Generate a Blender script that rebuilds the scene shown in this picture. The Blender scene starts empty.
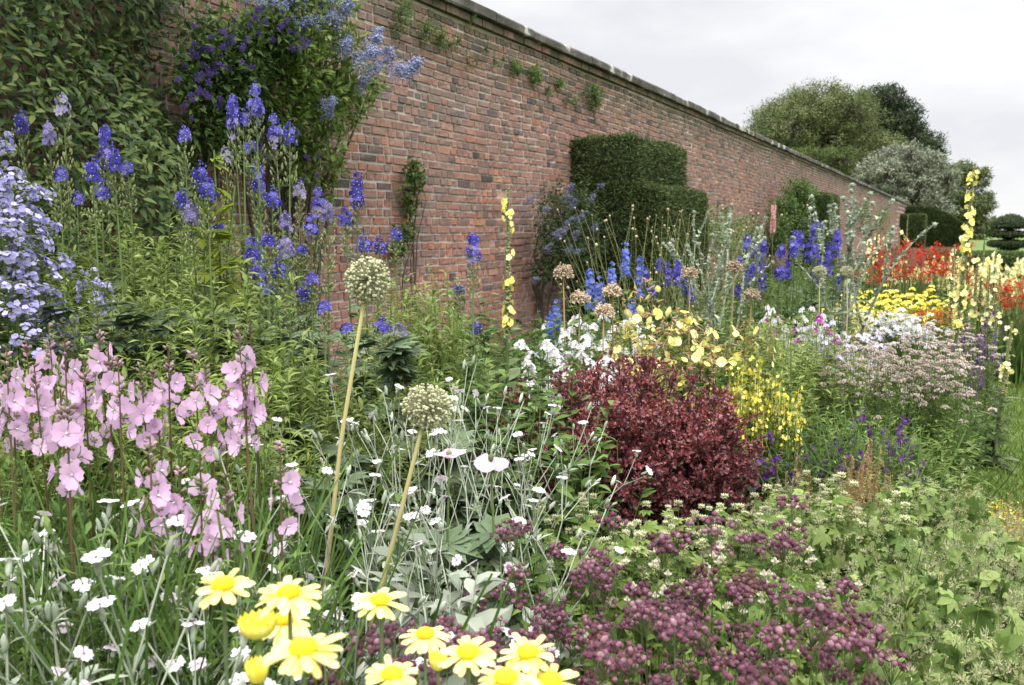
import bpy, math
import numpy as np
from mathutils import Matrix, Vector

# ------------------------------------------------------------------ camera, sky, sun, exposure
sc = bpy.context.scene
COL = sc.collection
F = 850.0
YAW = math.radians(27.9)
PITCH = math.radians(7.54)
CAM = np.array([0.0, 0.0, 1.3])
cd = bpy.data.cameras.new('camera')
cd.lens = 36.0 * F / 1024.0
cd.sensor_width = 36.0
cd.clip_start = 0.05
cd.clip_end = 2000.0
cd.dof.use_dof = True
cd.dof.focus_distance = 2.3
cd.dof.aperture_fstop = 9.0
cam = bpy.data.objects.new('camera', cd)
COL.objects.link(cam)
cam.location = CAM
cam.rotation_euler = (math.pi / 2 - PITCH, 0, YAW)
sc.camera = cam

SUN_EL, SUN_AZ = math.radians(52), math.radians(150)   # azimuth clockwise from +Y (seen from above)
w = bpy.data.worlds.new('World')
sc.world = w
w.use_nodes = True
nt = w.node_tree
nt.nodes.clear()
N = nt.nodes.new
L = nt.links.new
out = N('ShaderNodeOutputWorld')
mixw = N('ShaderNodeMixShader')
sky = N('ShaderNodeTexSky')
sky.sky_type = 'NISHITA'
sky.sun_disc = False
sky.sun_elevation = SUN_EL
sky.sun_rotation = SUN_AZ
bg1 = N('ShaderNodeBackground')
bg1.inputs['Strength'].default_value = 0.12
L(sky.outputs[0], bg1.inputs['Color'])
tc = N('ShaderNodeTexCoord')
sep = N('ShaderNodeSeparateXYZ')
L(tc.outputs['Generated'], sep.inputs[0])
mp = N('ShaderNodeMapping')
mp.inputs['Scale'].default_value = (1.0, 1.0, 2.6)
L(tc.outputs['Generated'], mp.inputs['Vector'])
nz = N('ShaderNodeTexNoise')
nz.inputs['Scale'].default_value = 3.1
nz.inputs['Detail'].default_value = 7
nz.inputs['Roughness'].default_value = 0.52
L(mp.outputs[0], nz.inputs['Vector'])
cr = N('ShaderNodeValToRGB')
cr.color_ramp.elements[0].position = 0.42
cr.color_ramp.elements[0].color = (0.60, 0.603, 0.632, 1)
cr.color_ramp.elements[1].position = 0.62
cr.color_ramp.elements[1].color = (0.75, 0.747, 0.745, 1)
L(nz.outputs['Fac'], cr.inputs[0])
mr = N('ShaderNodeMapRange')               # an overcast sky is brightest overhead
mr.inputs['From Min'].default_value = 0.26
mr.inputs['From Max'].default_value = 1.0
mr.inputs['To Min'].default_value = 1.0
mr.inputs['To Max'].default_value = 6.0
L(sep.outputs['Z'], mr.inputs['Value'])
bg2 = N('ShaderNodeBackground')
L(cr.outputs['Color'], bg2.inputs['Color'])
L(mr.outputs[0], bg2.inputs['Strength'])
mixw.inputs['Fac'].default_value = 0.96
L(bg1.outputs[0], mixw.inputs[1])
L(bg2.outputs[0], mixw.inputs[2])
L(mixw.outputs[0], out.inputs['Surface'])

sl = bpy.data.lights.new('sun', 'SUN')
sl.energy = 1.6
sl.angle = math.radians(18)
sl.color = (1.0, 0.92, 0.80)
so = bpy.data.objects.new('sun', sl)
COL.objects.link(so)
sd = Vector((math.sin(SUN_AZ) * math.cos(SUN_EL), math.cos(SUN_AZ) * math.cos(SUN_EL), math.sin(SUN_EL)))
so.rotation_euler = sd.to_track_quat('Z', 'Y').to_euler()
so.location = sd * 60

sc.view_settings.view_transform = 'Standard'
sc.view_settings.look = 'None'
sc.view_settings.exposure = 0.50
sc.view_settings.gamma = 1.0
sc.view_settings.use_curve_mapping = False
sc.render.engine = 'CYCLES'
cy = sc.cycles
cy.max_bounces = 7
cy.diffuse_bounces = 5
cy.glossy_bounces = 2
cy.transmission_bounces = 4
cy.transparent_max_bounces = 4
cy.use_denoising = True
try:
    cy.denoiser = 'OPENIMAGEDENOISE'
except Exception:
    pass

# ------------------------------------------------------------------ helpers: view geometry
rng = np.random.default_rng(11)
PI = math.pi
fwd = np.array([-math.sin(YAW) * math.cos(PITCH), math.cos(YAW) * math.cos(PITCH), -math.sin(PITCH)])
right = np.array([math.cos(YAW), math.sin(YAW), 0.0])
up = np.cross(right, fwd)


def at(px, py, d):
    """A point d metres deep along the view, where the photograph has pixel px, py."""
    return CAM + d * (fwd + right * (px - 512) / F - up * (py - 342.5) / F)


def proj(p):
    v = np.asarray(p, float) - CAM
    z = v @ fwd
    return 512 + F * (v @ right) / z, 342.5 - F * (v @ up) / z


def U(a, b, n=None):
    return rng.uniform(a, b, n)


# ------------------------------------------------------------------ helpers: meshes
def norm(v):
    return v / np.maximum(np.linalg.norm(v, axis=-1, keepdims=True), 1e-9)


def frames(d, n):
    """rotation matrices with local Y along d and local Z near n"""
    d = norm(d)
    x = norm(np.cross(d, n))
    z = np.cross(x, d)
    return np.stack([x, d, z], axis=-1)


def frames_n(n):
    """rotation matrices with local Z along n, spun at random"""
    n = norm(n)
    r = rng.normal(size=n.shape)
    x = norm(np.cross(r, n))
    y = np.cross(n, x)
    return np.stack([x, y, n], axis=-1)


class MB:
    def __init__(self):
        self.V, self.Fc, self.R, self.A, self.n = [], [], [], [], 0

    def add(self, v, faces, rnd, al, mi=0):
        self.V.append(v)
        for f in faces:
            self.Fc.append((f + self.n, mi))
        self.R.append(np.broadcast_to(rnd, (len(v),)))
        self.A.append(np.broadcast_to(al, (len(v),)))
        self.n += len(v)
        return self

    def inst(self, T, pos, R, s, rnd=None, mi=0):
        tv, tf, ta = T
        n, k = len(pos), len(tv)
        if n == 0:
            return self
        s = np.asarray(s, float)
        if s.ndim == 0:
            s = np.full(n, float(s))
        if s.ndim == 1:
            s = s[:, None]
        loc = tv[None] * s[:, None, :]
        v = np.einsum('nij,nkj->nki', R, loc) + pos[:, None, :]
        if rnd is None:
            rnd = U(0, 1, n)
        off = (np.arange(n) * k)[:, None, None]
        fs = [(f[None] + off).reshape(-1, f.shape[1]) for f in tf]
        return self.add(v.reshape(-1, 3), fs, np.repeat(rnd, k), np.tile(ta, n), mi)

    def tubes(self, P, r, sides=4, rnd=None, mi=0):
        P = np.asarray(P, float)
        n, k, _ = P.shape
        r = np.broadcast_to(np.asarray(r, float), (n, k))
        t = norm(P[:, -1] - P[:, 0])
        ref = np.where(np.abs(t[:, 2:3]) > .8, np.array([[1., 0, 0]]), np.array([[0, 0, 1.]]))
        u = norm(np.cross(t, ref))
        w_ = np.cross(t, u)
        a = np.arange(sides) / sides * 2 * PI
        ring = np.cos(a)[None, :, None] * u[:, None] + np.sin(a)[None, :, None] * w_[:, None]
        v = P[:, :, None, :] + r[:, :, None, None] * ring[:, None]
        i = np.arange(k - 1)[:, None] * sides
        j = np.arange(sides)[None]
        j2 = (j + 1) % sides
        q = np.stack([i + j, i + j2, i + sides + j2, i + sides + j], -1).reshape(-1, 4)
        off = (np.arange(n) * k * sides)[:, None, None]
        if rnd is None:
            rnd = U(0, 1, n)
        al = np.tile(np.repeat(np.linspace(0, 1, k), sides), n)
        return self.add(v.reshape(-1, 3), [(q[None] + off).reshape(-1, 4)], np.repeat(rnd, k * sides), al, mi)

    def mesh(self, name, *mats, smooth=True):
        me = bpy.data.meshes.new(name)
        V = np.concatenate(self.V).astype(np.float32)
        me.vertices.add(len(V))
        me.vertices.foreach_set('co', V.ravel())
        idx = np.concatenate([f.ravel() for f, _ in self.Fc]).astype(np.int32)
        tot = np.concatenate([np.full(len(f), f.shape[1]) for f, _ in self.Fc])
        mi = np.concatenate([np.full(len(f), m) for f, m in self.Fc]).astype(np.int32)
        st = np.concatenate([[0], np.cumsum(tot)[:-1]]).astype(np.int32)
        me.loops.add(len(idx))
        me.loops.foreach_set('vertex_index', idx)
        me.polygons.add(len(tot))
        me.polygons.foreach_set('loop_start', st)
        me.polygons.foreach_set('material_index', mi)
        me.polygons.foreach_set('use_smooth', np.full(len(tot), smooth))
        for nm, L_ in (('rnd', self.R), ('al', self.A)):
            a = me.attributes.new(nm, 'FLOAT', 'POINT')
            a.data.foreach_set('value', np.concatenate(L_).astype(np.float32))
        for m in mats:
            me.materials.append(m)
        me.update(calc_edges=True)
        return me


def box(mb, lo, hi, rnd=.5, mi=0):
    lo, hi = np.array(lo, float), np.array(hi, float)
    c = np.array([[i, j, k] for k in (0, 1) for j in (0, 1) for i in (0, 1)], float)
    v = lo + c * (hi - lo)
    f = np.array([[0, 2, 3, 1], [4, 5, 7, 6], [0, 1, 5, 4], [2, 6, 7, 3], [0, 4, 6, 2], [1, 3, 7, 5]])
    return mb.add(v, [f], rnd, 0.5, mi)


# ------------------------------------------------------------------ templates (unit sized, length along Y)
def T_leaf(wd, n=2, fold=.25, curl=.2, pw=.75, base=.04):
    y = np.linspace(0, 1, n + 1)
    ww = wd * np.maximum(np.sin(PI * y ** pw), 0) * .5 + base * (1 - y) * wd + .01 * wd
    z = -curl * y * y
    v = np.concatenate([np.stack([-ww, y, z + fold * ww], -1), np.stack([0 * y, y, z], -1), np.stack([ww, y, z + fold * ww], -1)])
    m = n + 1
    f = []
    for i in range(n):
        f += [[i, i + m, i + m + 1, i + 1], [i + m, i + 2 * m, i + 2 * m + 1, i + m + 1]]
    return v, [np.array(f)], np.tile(y, 3)


def T_blade(wd=.05, n=4, curl=.6):
    y = np.linspace(0, 1, n + 1)
    ww = wd * .5 * (1 - y ** 3) + .002
    z = -curl * y ** 2.2
    v = np.concatenate([np.stack([-ww, y, z], -1), np.stack([ww, y, z], -1)])
    m = n + 1
    f = [[i, i + m, i + m + 1, i + 1] for i in range(n)]
    return v, [np.array(f)], np.tile(y, 2)


def merge(ts):
    V, Fs, A, n = [], {}, [], 0
    for v, fs, a in ts:
        V.append(v)
        A.append(a)
        for f in fs:
            Fs.setdefault(f.shape[1], []).append(f + n)
        n += len(v)
    return np.concatenate(V), [np.concatenate(x) for x in Fs.values()], np.concatenate(A)


def rotz(T, a, s=1.0, off=(0, 0, 0)):
    v, f, al = T
    c, s_ = math.cos(a), math.sin(a)
    R = np.array([[c, -s_, 0], [s_, c, 0], [0, 0, 1]])
    return (v * s) @ R.T + np.array(off), f, al


def rotx(T, a):
    v, f, al = T
    c, s_ = math.cos(a), math.sin(a)
    R = np.array([[1, 0, 0], [0, c, -s_], [0, s_, c]])
    return v @ R.T, f, al


def T_palm(nl=5, spread=1.05, wd=.42, curl=.15, n=2, teeth=True):
    ts = []
    for i in range(nl):
        a = (i / (nl - 1) - .5) * 2 * spread
        l = 1 - .3 * abs(a) / spread
        ts.append(rotz(T_leaf(wd, n, .2, curl, .95), -a, l))
        if teeth:
            for sgn in (-1, 1):
                ts.append(rotz(T_leaf(.32, 1, .1, .1, .9, .5), -a + sgn * .5, l * .42, (-math.sin(-a) * l * .42, math.cos(-a) * l * .42, -.02)))
    return merge(ts)


def T_round(n=15, lobes=5, depth=.12, cup=.12, wob=.05):
    """rounded lobed leaf, stalk at origin, blade out along Y"""
    a = np.linspace(-PI * .94, PI * .94, n)
    r = .5 * (1 - depth * (1 - np.abs(np.cos(a * lobes / 2))) + rng.normal(size=n) * wob * .5)
    x, y = np.sin(a) * r, .5 + np.cos(a) * r
    z = cup * (r * 2) ** 2 * .3 + rng.normal(size=n) * wob + .07 * np.where(np.arange(n) % 2, 1, -1)
    v = np.concatenate([[[0, .42, 0]], np.stack([x, y, z], -1)])
    f = np.array([[0, i + 1, i + 2] for i in range(n - 1)])
    return v, [f], np.concatenate([[0], np.full(n, 1.0)])


def T_flower(np_=5, wd=.8, cup=.35, n=2, curl=.1, notch=0., jit=0., pw=.62):
    ts = []
    for i in range(np_):
        y = np.linspace(0, 1, n + 1)
        ww = wd * .5 * np.maximum(np.sin(PI * (.08 + .82 * y) ** (1 / pw)), .1) if n > 1 else wd * np.array([.12, .5])
        l = 1 + rng.normal() * jit
        zz = cup * y - curl * y * y
        yc = y * l
        v = np.concatenate([np.stack([-ww, yc, zz + .15 * ww], -1),
                            np.stack([0 * y, yc - np.where(y > .95, notch, 0), zz], -1),
                            np.stack([ww, yc, zz + .15 * ww + rng.normal() * jit * .5], -1)])
        m = n + 1
        f = []
        for q in range(n):
            f += [[q, q + m, q + m + 1, q + 1], [q + m, q + 2 * m, q + 2 * m + 1, q + m + 1]]
        t = (v, [np.array(f)], np.tile(y, 3))
        ts.append(rotz(t, i * 2 * PI / np_ + rng.normal() * jit))
    return merge(ts)


def T_ball(a=6, b=4, jit=0.):
    v = [[0, 0, -1.]]
    for i in range(1, b):
        th = PI * i / b
        for j in range(a):
            ph = 2 * PI * (j + .5 * (i % 2)) / a
            v.append([math.sin(th) * math.cos(ph), math.sin(th) * math.sin(ph), -math.cos(th)])
    v.append([0, 0, 1.])
    v = np.array(v) * (1 + rng.normal(size=(len(v), 1)) * jit)
    tr, q = [], []
    for j in range(a):
        j2 = (j + 1) % a
        tr.append([0, 1 + j2, 1 + j])
        tr.append([len(v) - 1, 1 + (b - 2) * a + j, 1 + (b - 2) * a + j2])
        for i in range(b - 2):
            q.append([1 + i * a + j, 1 + i * a + j2, 1 + (i + 1) * a + j2, 1 + (i + 1) * a + j])
    fs = [np.array(tr)]
    if q:
        fs.append(np.array(q))
    return v, fs, (v[:, 2] + 1) / 2


LF_N = T_leaf(.22, 2, .3, .25)                 # narrow lance leaf
LF_M = T_leaf(.42, 3, .25, .25, .7)            # ordinary leaf
LF_W = T_leaf(.62, 3, .2, .2, .7)              # broad leaf
LF_T = T_leaf(.34, 1, .2, .1, .7, .4)          # tiny two-faced leaf
BLADE = T_blade()
PALM = T_palm(7, 1.5, .34, .2, 2)
PALM5 = T_palm(5, 1.25, .42, .2, 2, False)
ROUNDS = [T_round(17, 7, .3) for _ in range(3)]
BALL = T_ball(6, 4)
BALLJ = T_ball(7, 5, .08)

# ------------------------------------------------------------------ helpers: materials
MATS = {}


def lm(name, cols, tip=None, tipw=.6, rough=.6, transl=.3, spec=.16, tip_pow=2., var=.25, tcol=None):
    """leaf or petal material: colour ramp over each leaf's own random value, optional other colour towards the tip"""
    if name in MATS:
        return MATS[name]
    m = bpy.data.materials.new(name)
    m.use_nodes = True
    t = m.node_tree
    t.nodes.clear()
    n, l = t.nodes.new, t.links.new
    o = n('ShaderNodeOutputMaterial')
    at_ = n('ShaderNodeAttribute')
    at_.attribute_name = 'rnd'
    rp = n('ShaderNodeValToRGB')
    el = rp.color_ramp.elements
    while len(el) < len(cols):
        el.new(.5)
    for i, c in enumerate(cols):
        el[i].position = i / max(len(cols) - 1, 1)
        el[i].color = (*c, 1)
    l(at_.outputs['Fac'], rp.inputs[0])
    c = rp.outputs['Color']
    if tip is not None:
        aa = n('ShaderNodeAttribute')
        aa.attribute_name = 'al'
        pw = n('ShaderNodeMath')
        pw.operation = 'POWER'
        pw.inputs[1].default_value = tip_pow
        l(aa.outputs['Fac'], pw.inputs[0])
        ml = n('ShaderNodeMath')
        ml.operation = 'MULTIPLY'
        ml.inputs[1].default_value = tipw
        l(pw.outputs[0], ml.inputs[0])
        mx = n('ShaderNodeMix')
        mx.data_type = 'RGBA'
        l(ml.outputs[0], mx.inputs[0])
        l(c, mx.inputs[6])
        mx.inputs[7].default_value = (*tip, 1)
        c = mx.outputs[2]
    oi = n('ShaderNodeObjectInfo')
    vr = n('ShaderNodeMapRange')
    vr.inputs['To Min'].default_value = 1 - var
    vr.inputs['To Max'].default_value = 1 + var
    l(oi.outputs['Random'], vr.inputs['Value'])
    hs = n('ShaderNodeHueSaturation')
    l(vr.outputs[0], hs.inputs['Value'])
    l(c, hs.inputs['Color'])
    c = hs.outputs['Color']
    p = n('ShaderNodeBsdfPrincipled')
    p.inputs['Roughness'].default_value = rough
    p.inputs['Specular IOR Level'].default_value = spec
    l(c, p.inputs['Base Color'])
    if transl > 0:
        tr = n('ShaderNodeBsdfTranslucent')
        if tcol:
            tm = n('ShaderNodeMix')
            tm.data_type = 'RGBA'
            tm.blend_type = 'MULTIPLY'
            tm.inputs[0].default_value = 1
            l(c, tm.inputs[6])
            tm.inputs[7].default_value = (*tcol, 1)
            l(tm.outputs[2], tr.inputs['Color'])
        else:
            l(c, tr.inputs['Color'])
        ms = n('ShaderNodeMixShader')
        ms.inputs[0].default_value = transl
        l(p.outputs[0], ms.inputs[1])
        l(tr.outputs[0], ms.inputs[2])
        l(ms.outputs[0], o.inputs['Surface'])
    else:
        l(p.outputs[0], o.inputs['Surface'])
    MATS[name] = m
    return m


def noise_mat(name, cols, scale=8., rough=.9, bump=.3, bscale=40., detail=6, stops=None):
    m = bpy.data.materials.new(name)
    m.use_nodes = True
    t = m.node_tree
    t.nodes.clear()
    n, l = t.nodes.new, t.links.new
    o = n('ShaderNodeOutputMaterial')
    p = n('ShaderNodeBsdfPrincipled')
    p.inputs['Roughness'].default_value = rough
    p.inputs['Specular IOR Level'].default_value = .25
    tc_ = n('ShaderNodeTexCoord')
    z = n('ShaderNodeTexNoise')
    z.inputs['Scale'].default_value = scale
    z.inputs['Detail'].default_value = detail
    l(tc_.outputs['Object'], z.inputs['Vector'])
    rp = n('ShaderNodeValToRGB')
    el = rp.color_ramp.elements
    while len(el) < len(cols):
        el.new(.5)
    for i, c in enumerate(cols):
        el[i].position = stops[i] if stops else .3 + .4 * i / max(len(cols) - 1, 1)
        el[i].color = (*c, 1)
    l(z.outputs['Fac'], rp.inputs[0])
    l(rp.outputs[0], p.inputs['Base Color'])
    b = n('ShaderNodeTexNoise')
    b.inputs['Scale'].default_value = bscale
    b.inputs['Detail'].default_value = 5
    l(tc_.outputs['Object'], b.inputs['Vector'])
    bp = n('ShaderNodeBump')
    bp.inputs['Strength'].default_value = bump
    bp.inputs['Distance'].default_value = .02
    l(b.outputs['Fac'], bp.inputs['Height'])
    l(bp.outputs[0], p.inputs['Normal'])
    l(p.outputs[0], o.inputs['Surface'])
    return m


# ------------------------------------------------------------------ helpers: things, parts, labels
PENDING = []     # (root, base label, x in view)


def tag(o, label, cat, group=None, px=None):
    o['category'] = cat
    if group:
        o['group'] = group
    PENDING.append((o, label, px))
    return o


def obj(name, me, parent=None, mat=None, kind=None):
    o = bpy.data.objects.new(name, me)
    COL.objects.link(o)
    if parent is not None:
        o.parent = parent
    if mat is not None:
        o.matrix_local = mat
    if kind:
        o['kind'] = kind
    return o


def thing(name, label, cat, M=None, group=None, px=None):
    o = bpy.data.objects.new(name, None)
    o.empty_display_size = .1
    COL.objects.link(o)
    if M is not None:
        o.matrix_world = M
    tag(o, label, cat, group, px)
    return o


def attach(root, parts):
    for p in parts:
        nm, me, M = p[0], p[1], p[2] if len(p) > 2 else None
        o = obj(nm, me, root, M)
        if len(p) > 4 and p[4]:
            o['kind'] = p[4]
        if len(p) > 3 and p[3]:
            attach(o, p[3])


def mat3(R, loc, s=1.0):
    M = Matrix([[R[0][0] * s, R[0][1] * s, R[0][2] * s, loc[0]],
                [R[1][0] * s, R[1][1] * s, R[1][2] * s, loc[1]],
                [R[2][0] * s, R[2][1] * s, R[2][2] * s, loc[2]], [0, 0, 0, 1]])
    return M


KIND = {}    # kind -> list of (height, parts)


def place(kind, name, label, cat, px, py, d, group=None, var=None, xy=1.0, rot=None, base=None, z0=0.0, hmul=1.0):
    """stand one plant of this kind so that its top is where the photograph shows it; base = (px, d) for leaning stems"""
    global rng
    rng = np.random.default_rng(int(px * 131 + py * 10007 + d * 77777) % (2 ** 31))
    vs = KIND[kind]
    h, parts = vs[int(rng.integers(len(vs))) if var is None else var % len(vs)]
    p = at(px, py, d)
    top = np.array([p[0], p[1], max(p[2], .12)])
    if base is None:
        b = np.array([top[0], top[1], z0])
    else:
        q = at(base[0], py, base[1])
        b = np.array([q[0], q[1], z0])
    ax = top - b
    s = np.linalg.norm(ax) / h * hmul
    zq = Vector((0, 0, 1)).rotation_difference(Vector(ax))
    M = Matrix.Translation(Vector(b)) @ zq.to_matrix().to_4x4() @ Matrix.Rotation(U(0, 2 * PI) if rot is None else rot, 4, 'Z') @ Matrix.Diagonal((xy, xy, s, 1)).to_4x4()
    root = thing(name, label, cat, M, group, px)
    attach(root, parts)
    return root


# ------------------------------------------------------------------ helpers: growing stems and leaves
def curves(base, top, bend=.06, k=5):
    base, top = np.asarray(base, float), np.asarray(top, float)
    n = len(base)
    ln = np.linalg.norm(top - base, axis=1, keepdims=True)
    off = rng.normal(size=(n, 3)) * bend * ln
    off[:, 2] = np.abs(off[:, 2]) * .5
    mid = (base + top) / 2 + off
    t = np.linspace(0, 1, k)[None, :, None]
    return (1 - t) ** 2 * base[:, None] + 2 * t * (1 - t) * mid[:, None] + t * t * top[:, None]


def along(P, idx, t):
    k = P.shape[1] - 1
    x = np.clip(t * k, 0, k - 1e-6)
    i = x.astype(int)
    f = (x - i)[:, None]
    a, b = P[idx, i], P[idx, i + 1]
    return a * (1 - f) + b * f, norm(b - a)


def put_leaves(mb, P, per, t0, t1, T, s0, s1, el=(.1, .8), mi=0, jit=.5, rnd=None):
    """leaves along curves; el = angle above the horizontal, low and high"""
    n = len(P)
    idx = np.repeat(np.arange(n), per)
    t = U(t0, t1, len(idx))
    pos, tan = along(P, idx, t)
    az = U(0, 2 * PI, len(idx))
    e = U(el[0], el[1], len(idx))
    d = np.stack([np.cos(az) * np.cos(e), np.sin(az) * np.cos(e), np.sin(e)], -1)
    nn = np.stack([-np.cos(az) * np.sin(e), -np.sin(az) * np.sin(e), np.cos(e)], -1) + rng.normal(size=d.shape) * jit * .5
    s = (s0 + (s1 - s0) * (t - t0) / max(t1 - t0, 1e-6)) * U(.7, 1.25, len(idx))
    if isinstance(T, list):
        which = rng.integers(len(T), size=len(idx))
        for q in range(len(T)):
            m = which == q
            mb.inst(T[q], pos[m], frames(d[m], nn[m]), s[m], None if rnd is None else rnd[m], mi)
    else:
        mb.inst(T, pos, frames(d, nn), s, rnd, mi)


def disk(n, r, pw=.5):
    a = U(0, 2 * PI, n)
    q = r * U(0, 1, n) ** pw
    return np.stack([np.cos(a) * q, np.sin(a) * q, np.zeros(n)], -1)


def sphere_dirs(n):
    v = rng.normal(size=(n, 3))
    return norm(v)


def leafy_clump(h, r, nst, per, T, s0, s1, mstem, mleaf, el=(0., .9), t0=.12, bend=.07, topr=None, hv=.25, sr=.003, jit=.5, t1=1.0):
    """a clump of upright leafy stems; returns (parts, stem curves)"""
    b = disk(nst, r * .45)
    t = b * (2.0 if topr is None else topr / (r * .45)) + rng.normal(size=(nst, 3)) * r * .12
    rr = np.linalg.norm(t[:, :2], axis=1) / max(r, 1e-6)
    t[:, 2] = h * (1 - hv * np.clip(rr, 0, 1) ** 2 - U(0, hv * .8, nst))
    b[:, 2] = 0
    P = curves(b, t, bend, 6)
    ms, ml = MB(), MB()
    ms.tubes(P, np.linspace(sr, sr * .45, 6)[None], 4)
    put_leaves(ml, P, per, t0, t1, T, s0, s1, el, jit=jit)
    return ms.mesh('stem', mstem), ml.mesh('foliage', mleaf), P
rng = np.random.default_rng(21)
# ------------------------------------------------------------------ plant materials (real surface colours)
G_MID = lm('leaf_mid_green', [(.042, .09, .018), (.088, .15, .034), (.14, .21, .055)])
G_YEL = lm('leaf_yellow_green', [(.085, .145, .028), (.145, .21, .045), (.22, .285, .08)])
G_LIME = lm('leaf_lime', [(.26, .34, .04), (.38, .46, .09)], transl=.45)
G_DARK = lm('leaf_dark_green', [(.012, .026, .010), (.030, .058, .018), (.06, .09, .03)], rough=.4, spec=.4)
G_BLUE = lm('leaf_blue_green', [(.07, .11, .055), (.12, .17, .09), (.19, .24, .14)])
G_GREY = lm('leaf_grey_felt', [(.17, .20, .15), (.25, .28, .21), (.36, .39, .32)], rough=.9, spec=.1, transl=.15)
G_SILV = lm('stem_silver_felt', [(.20, .24, .17), (.30, .34, .26), (.42, .45, .37)], rough=.95, spec=.1, transl=0)
G_SILV2 = lm('leaf_silver_thistle', [(.22, .27, .19), (.32, .37, .28), (.44, .47, .38)], rough=.9, spec=.1, transl=.15)
G_STRAW = lm('straw_stem', [(.26, .20, .09), (.36, .29, .14)], rough=.8, transl=0)
G_DRY = lm('dried_brown', [(.20, .12, .05), (.32, .21, .10), (.42, .32, .17)], rough=.9, transl=.1)
STEM_G = lm('stem_green', [(.07, .11, .03), (.12, .17, .06)], transl=0)
STEM_R = lm('stem_reddish', [(.08, .07, .03), (.14, .10, .05)], transl=0)
STEM_D = lm('stem_dark', [(.05, .05, .03), (.08, .07, .04)], transl=0)
BARK = noise_mat('bark', [(.05, .04, .03), (.12, .10, .08)], 6, bump=.6)
CAPGREEN = lm('pod_green', [(.13, .17, .07), (.22, .24, .11)], transl=.1)

# ------------------------------------------------------------------ ground
soil_m = noise_mat('soil', [(.018, .012, .008), (.045, .032, .02)], 12, bump=.8, bscale=60)
grass_m = noise_mat('lawn_turf', [(.075, .125, .025), (.10, .155, .035), (.135, .18, .05)], .9, bump=.25, bscale=180)
mb = MB()
mb.add(np.array([[-4.6, -6, .0], [.06, -6, .0], [.06, 76, .0], [-4.6, 76, .0]]), [np.array([[0, 1, 2, 3]])], .5, .5)
obj('soil_bed', mb.mesh('soil_bed', soil_m), kind='structure')
mb = MB()
xs = np.array([-900, -4.6, .06, 40, 900.]); ys = np.array([-900, -6, 60, 120, 1200.])
V = np.array([[x, y, -.02] for y in ys for x in xs])
fq = [[j * 5 + i, j * 5 + i + 1, j * 5 + i + 6, j * 5 + i + 5] for j in range(4) for i in range(4)]
mb.add(V, [np.array(fq)], .5, .5)
obj('lawn', mb.mesh('lawn', grass_m), kind='structure')

# grass blades of the near lawn
G_TURF = lm('grass_blade', [(.07, .12, .02), (.11, .17, .035), (.17, .22, .06)], transl=.3)
mb = MB()
n = 60000
yy = 2.0 + 16 * U(0, 1, n) ** 1.5
pos = np.stack([.05 + U(0, 1, n) ** 1.2 * (1.2 + .12 * yy), yy, np.full(n, -.02)], -1)
d = norm(np.stack([rng.normal(size=n) * .5, rng.normal(size=n) * .5, np.ones(n)], -1))
mb.inst(T_blade(.12, 2, .5), pos, frames(d, sphere_dirs(n)), U(.025, .055, n) * (1 + yy * .05))
obj('lawn_grass', mb.mesh('lawn_grass', G_TURF), kind='stuff')

# ------------------------------------------------------------------ brick garden wall with stone coping
WX, WH = -4.4, 3.30
Y0, Y1 = -3.0, 82.0


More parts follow.
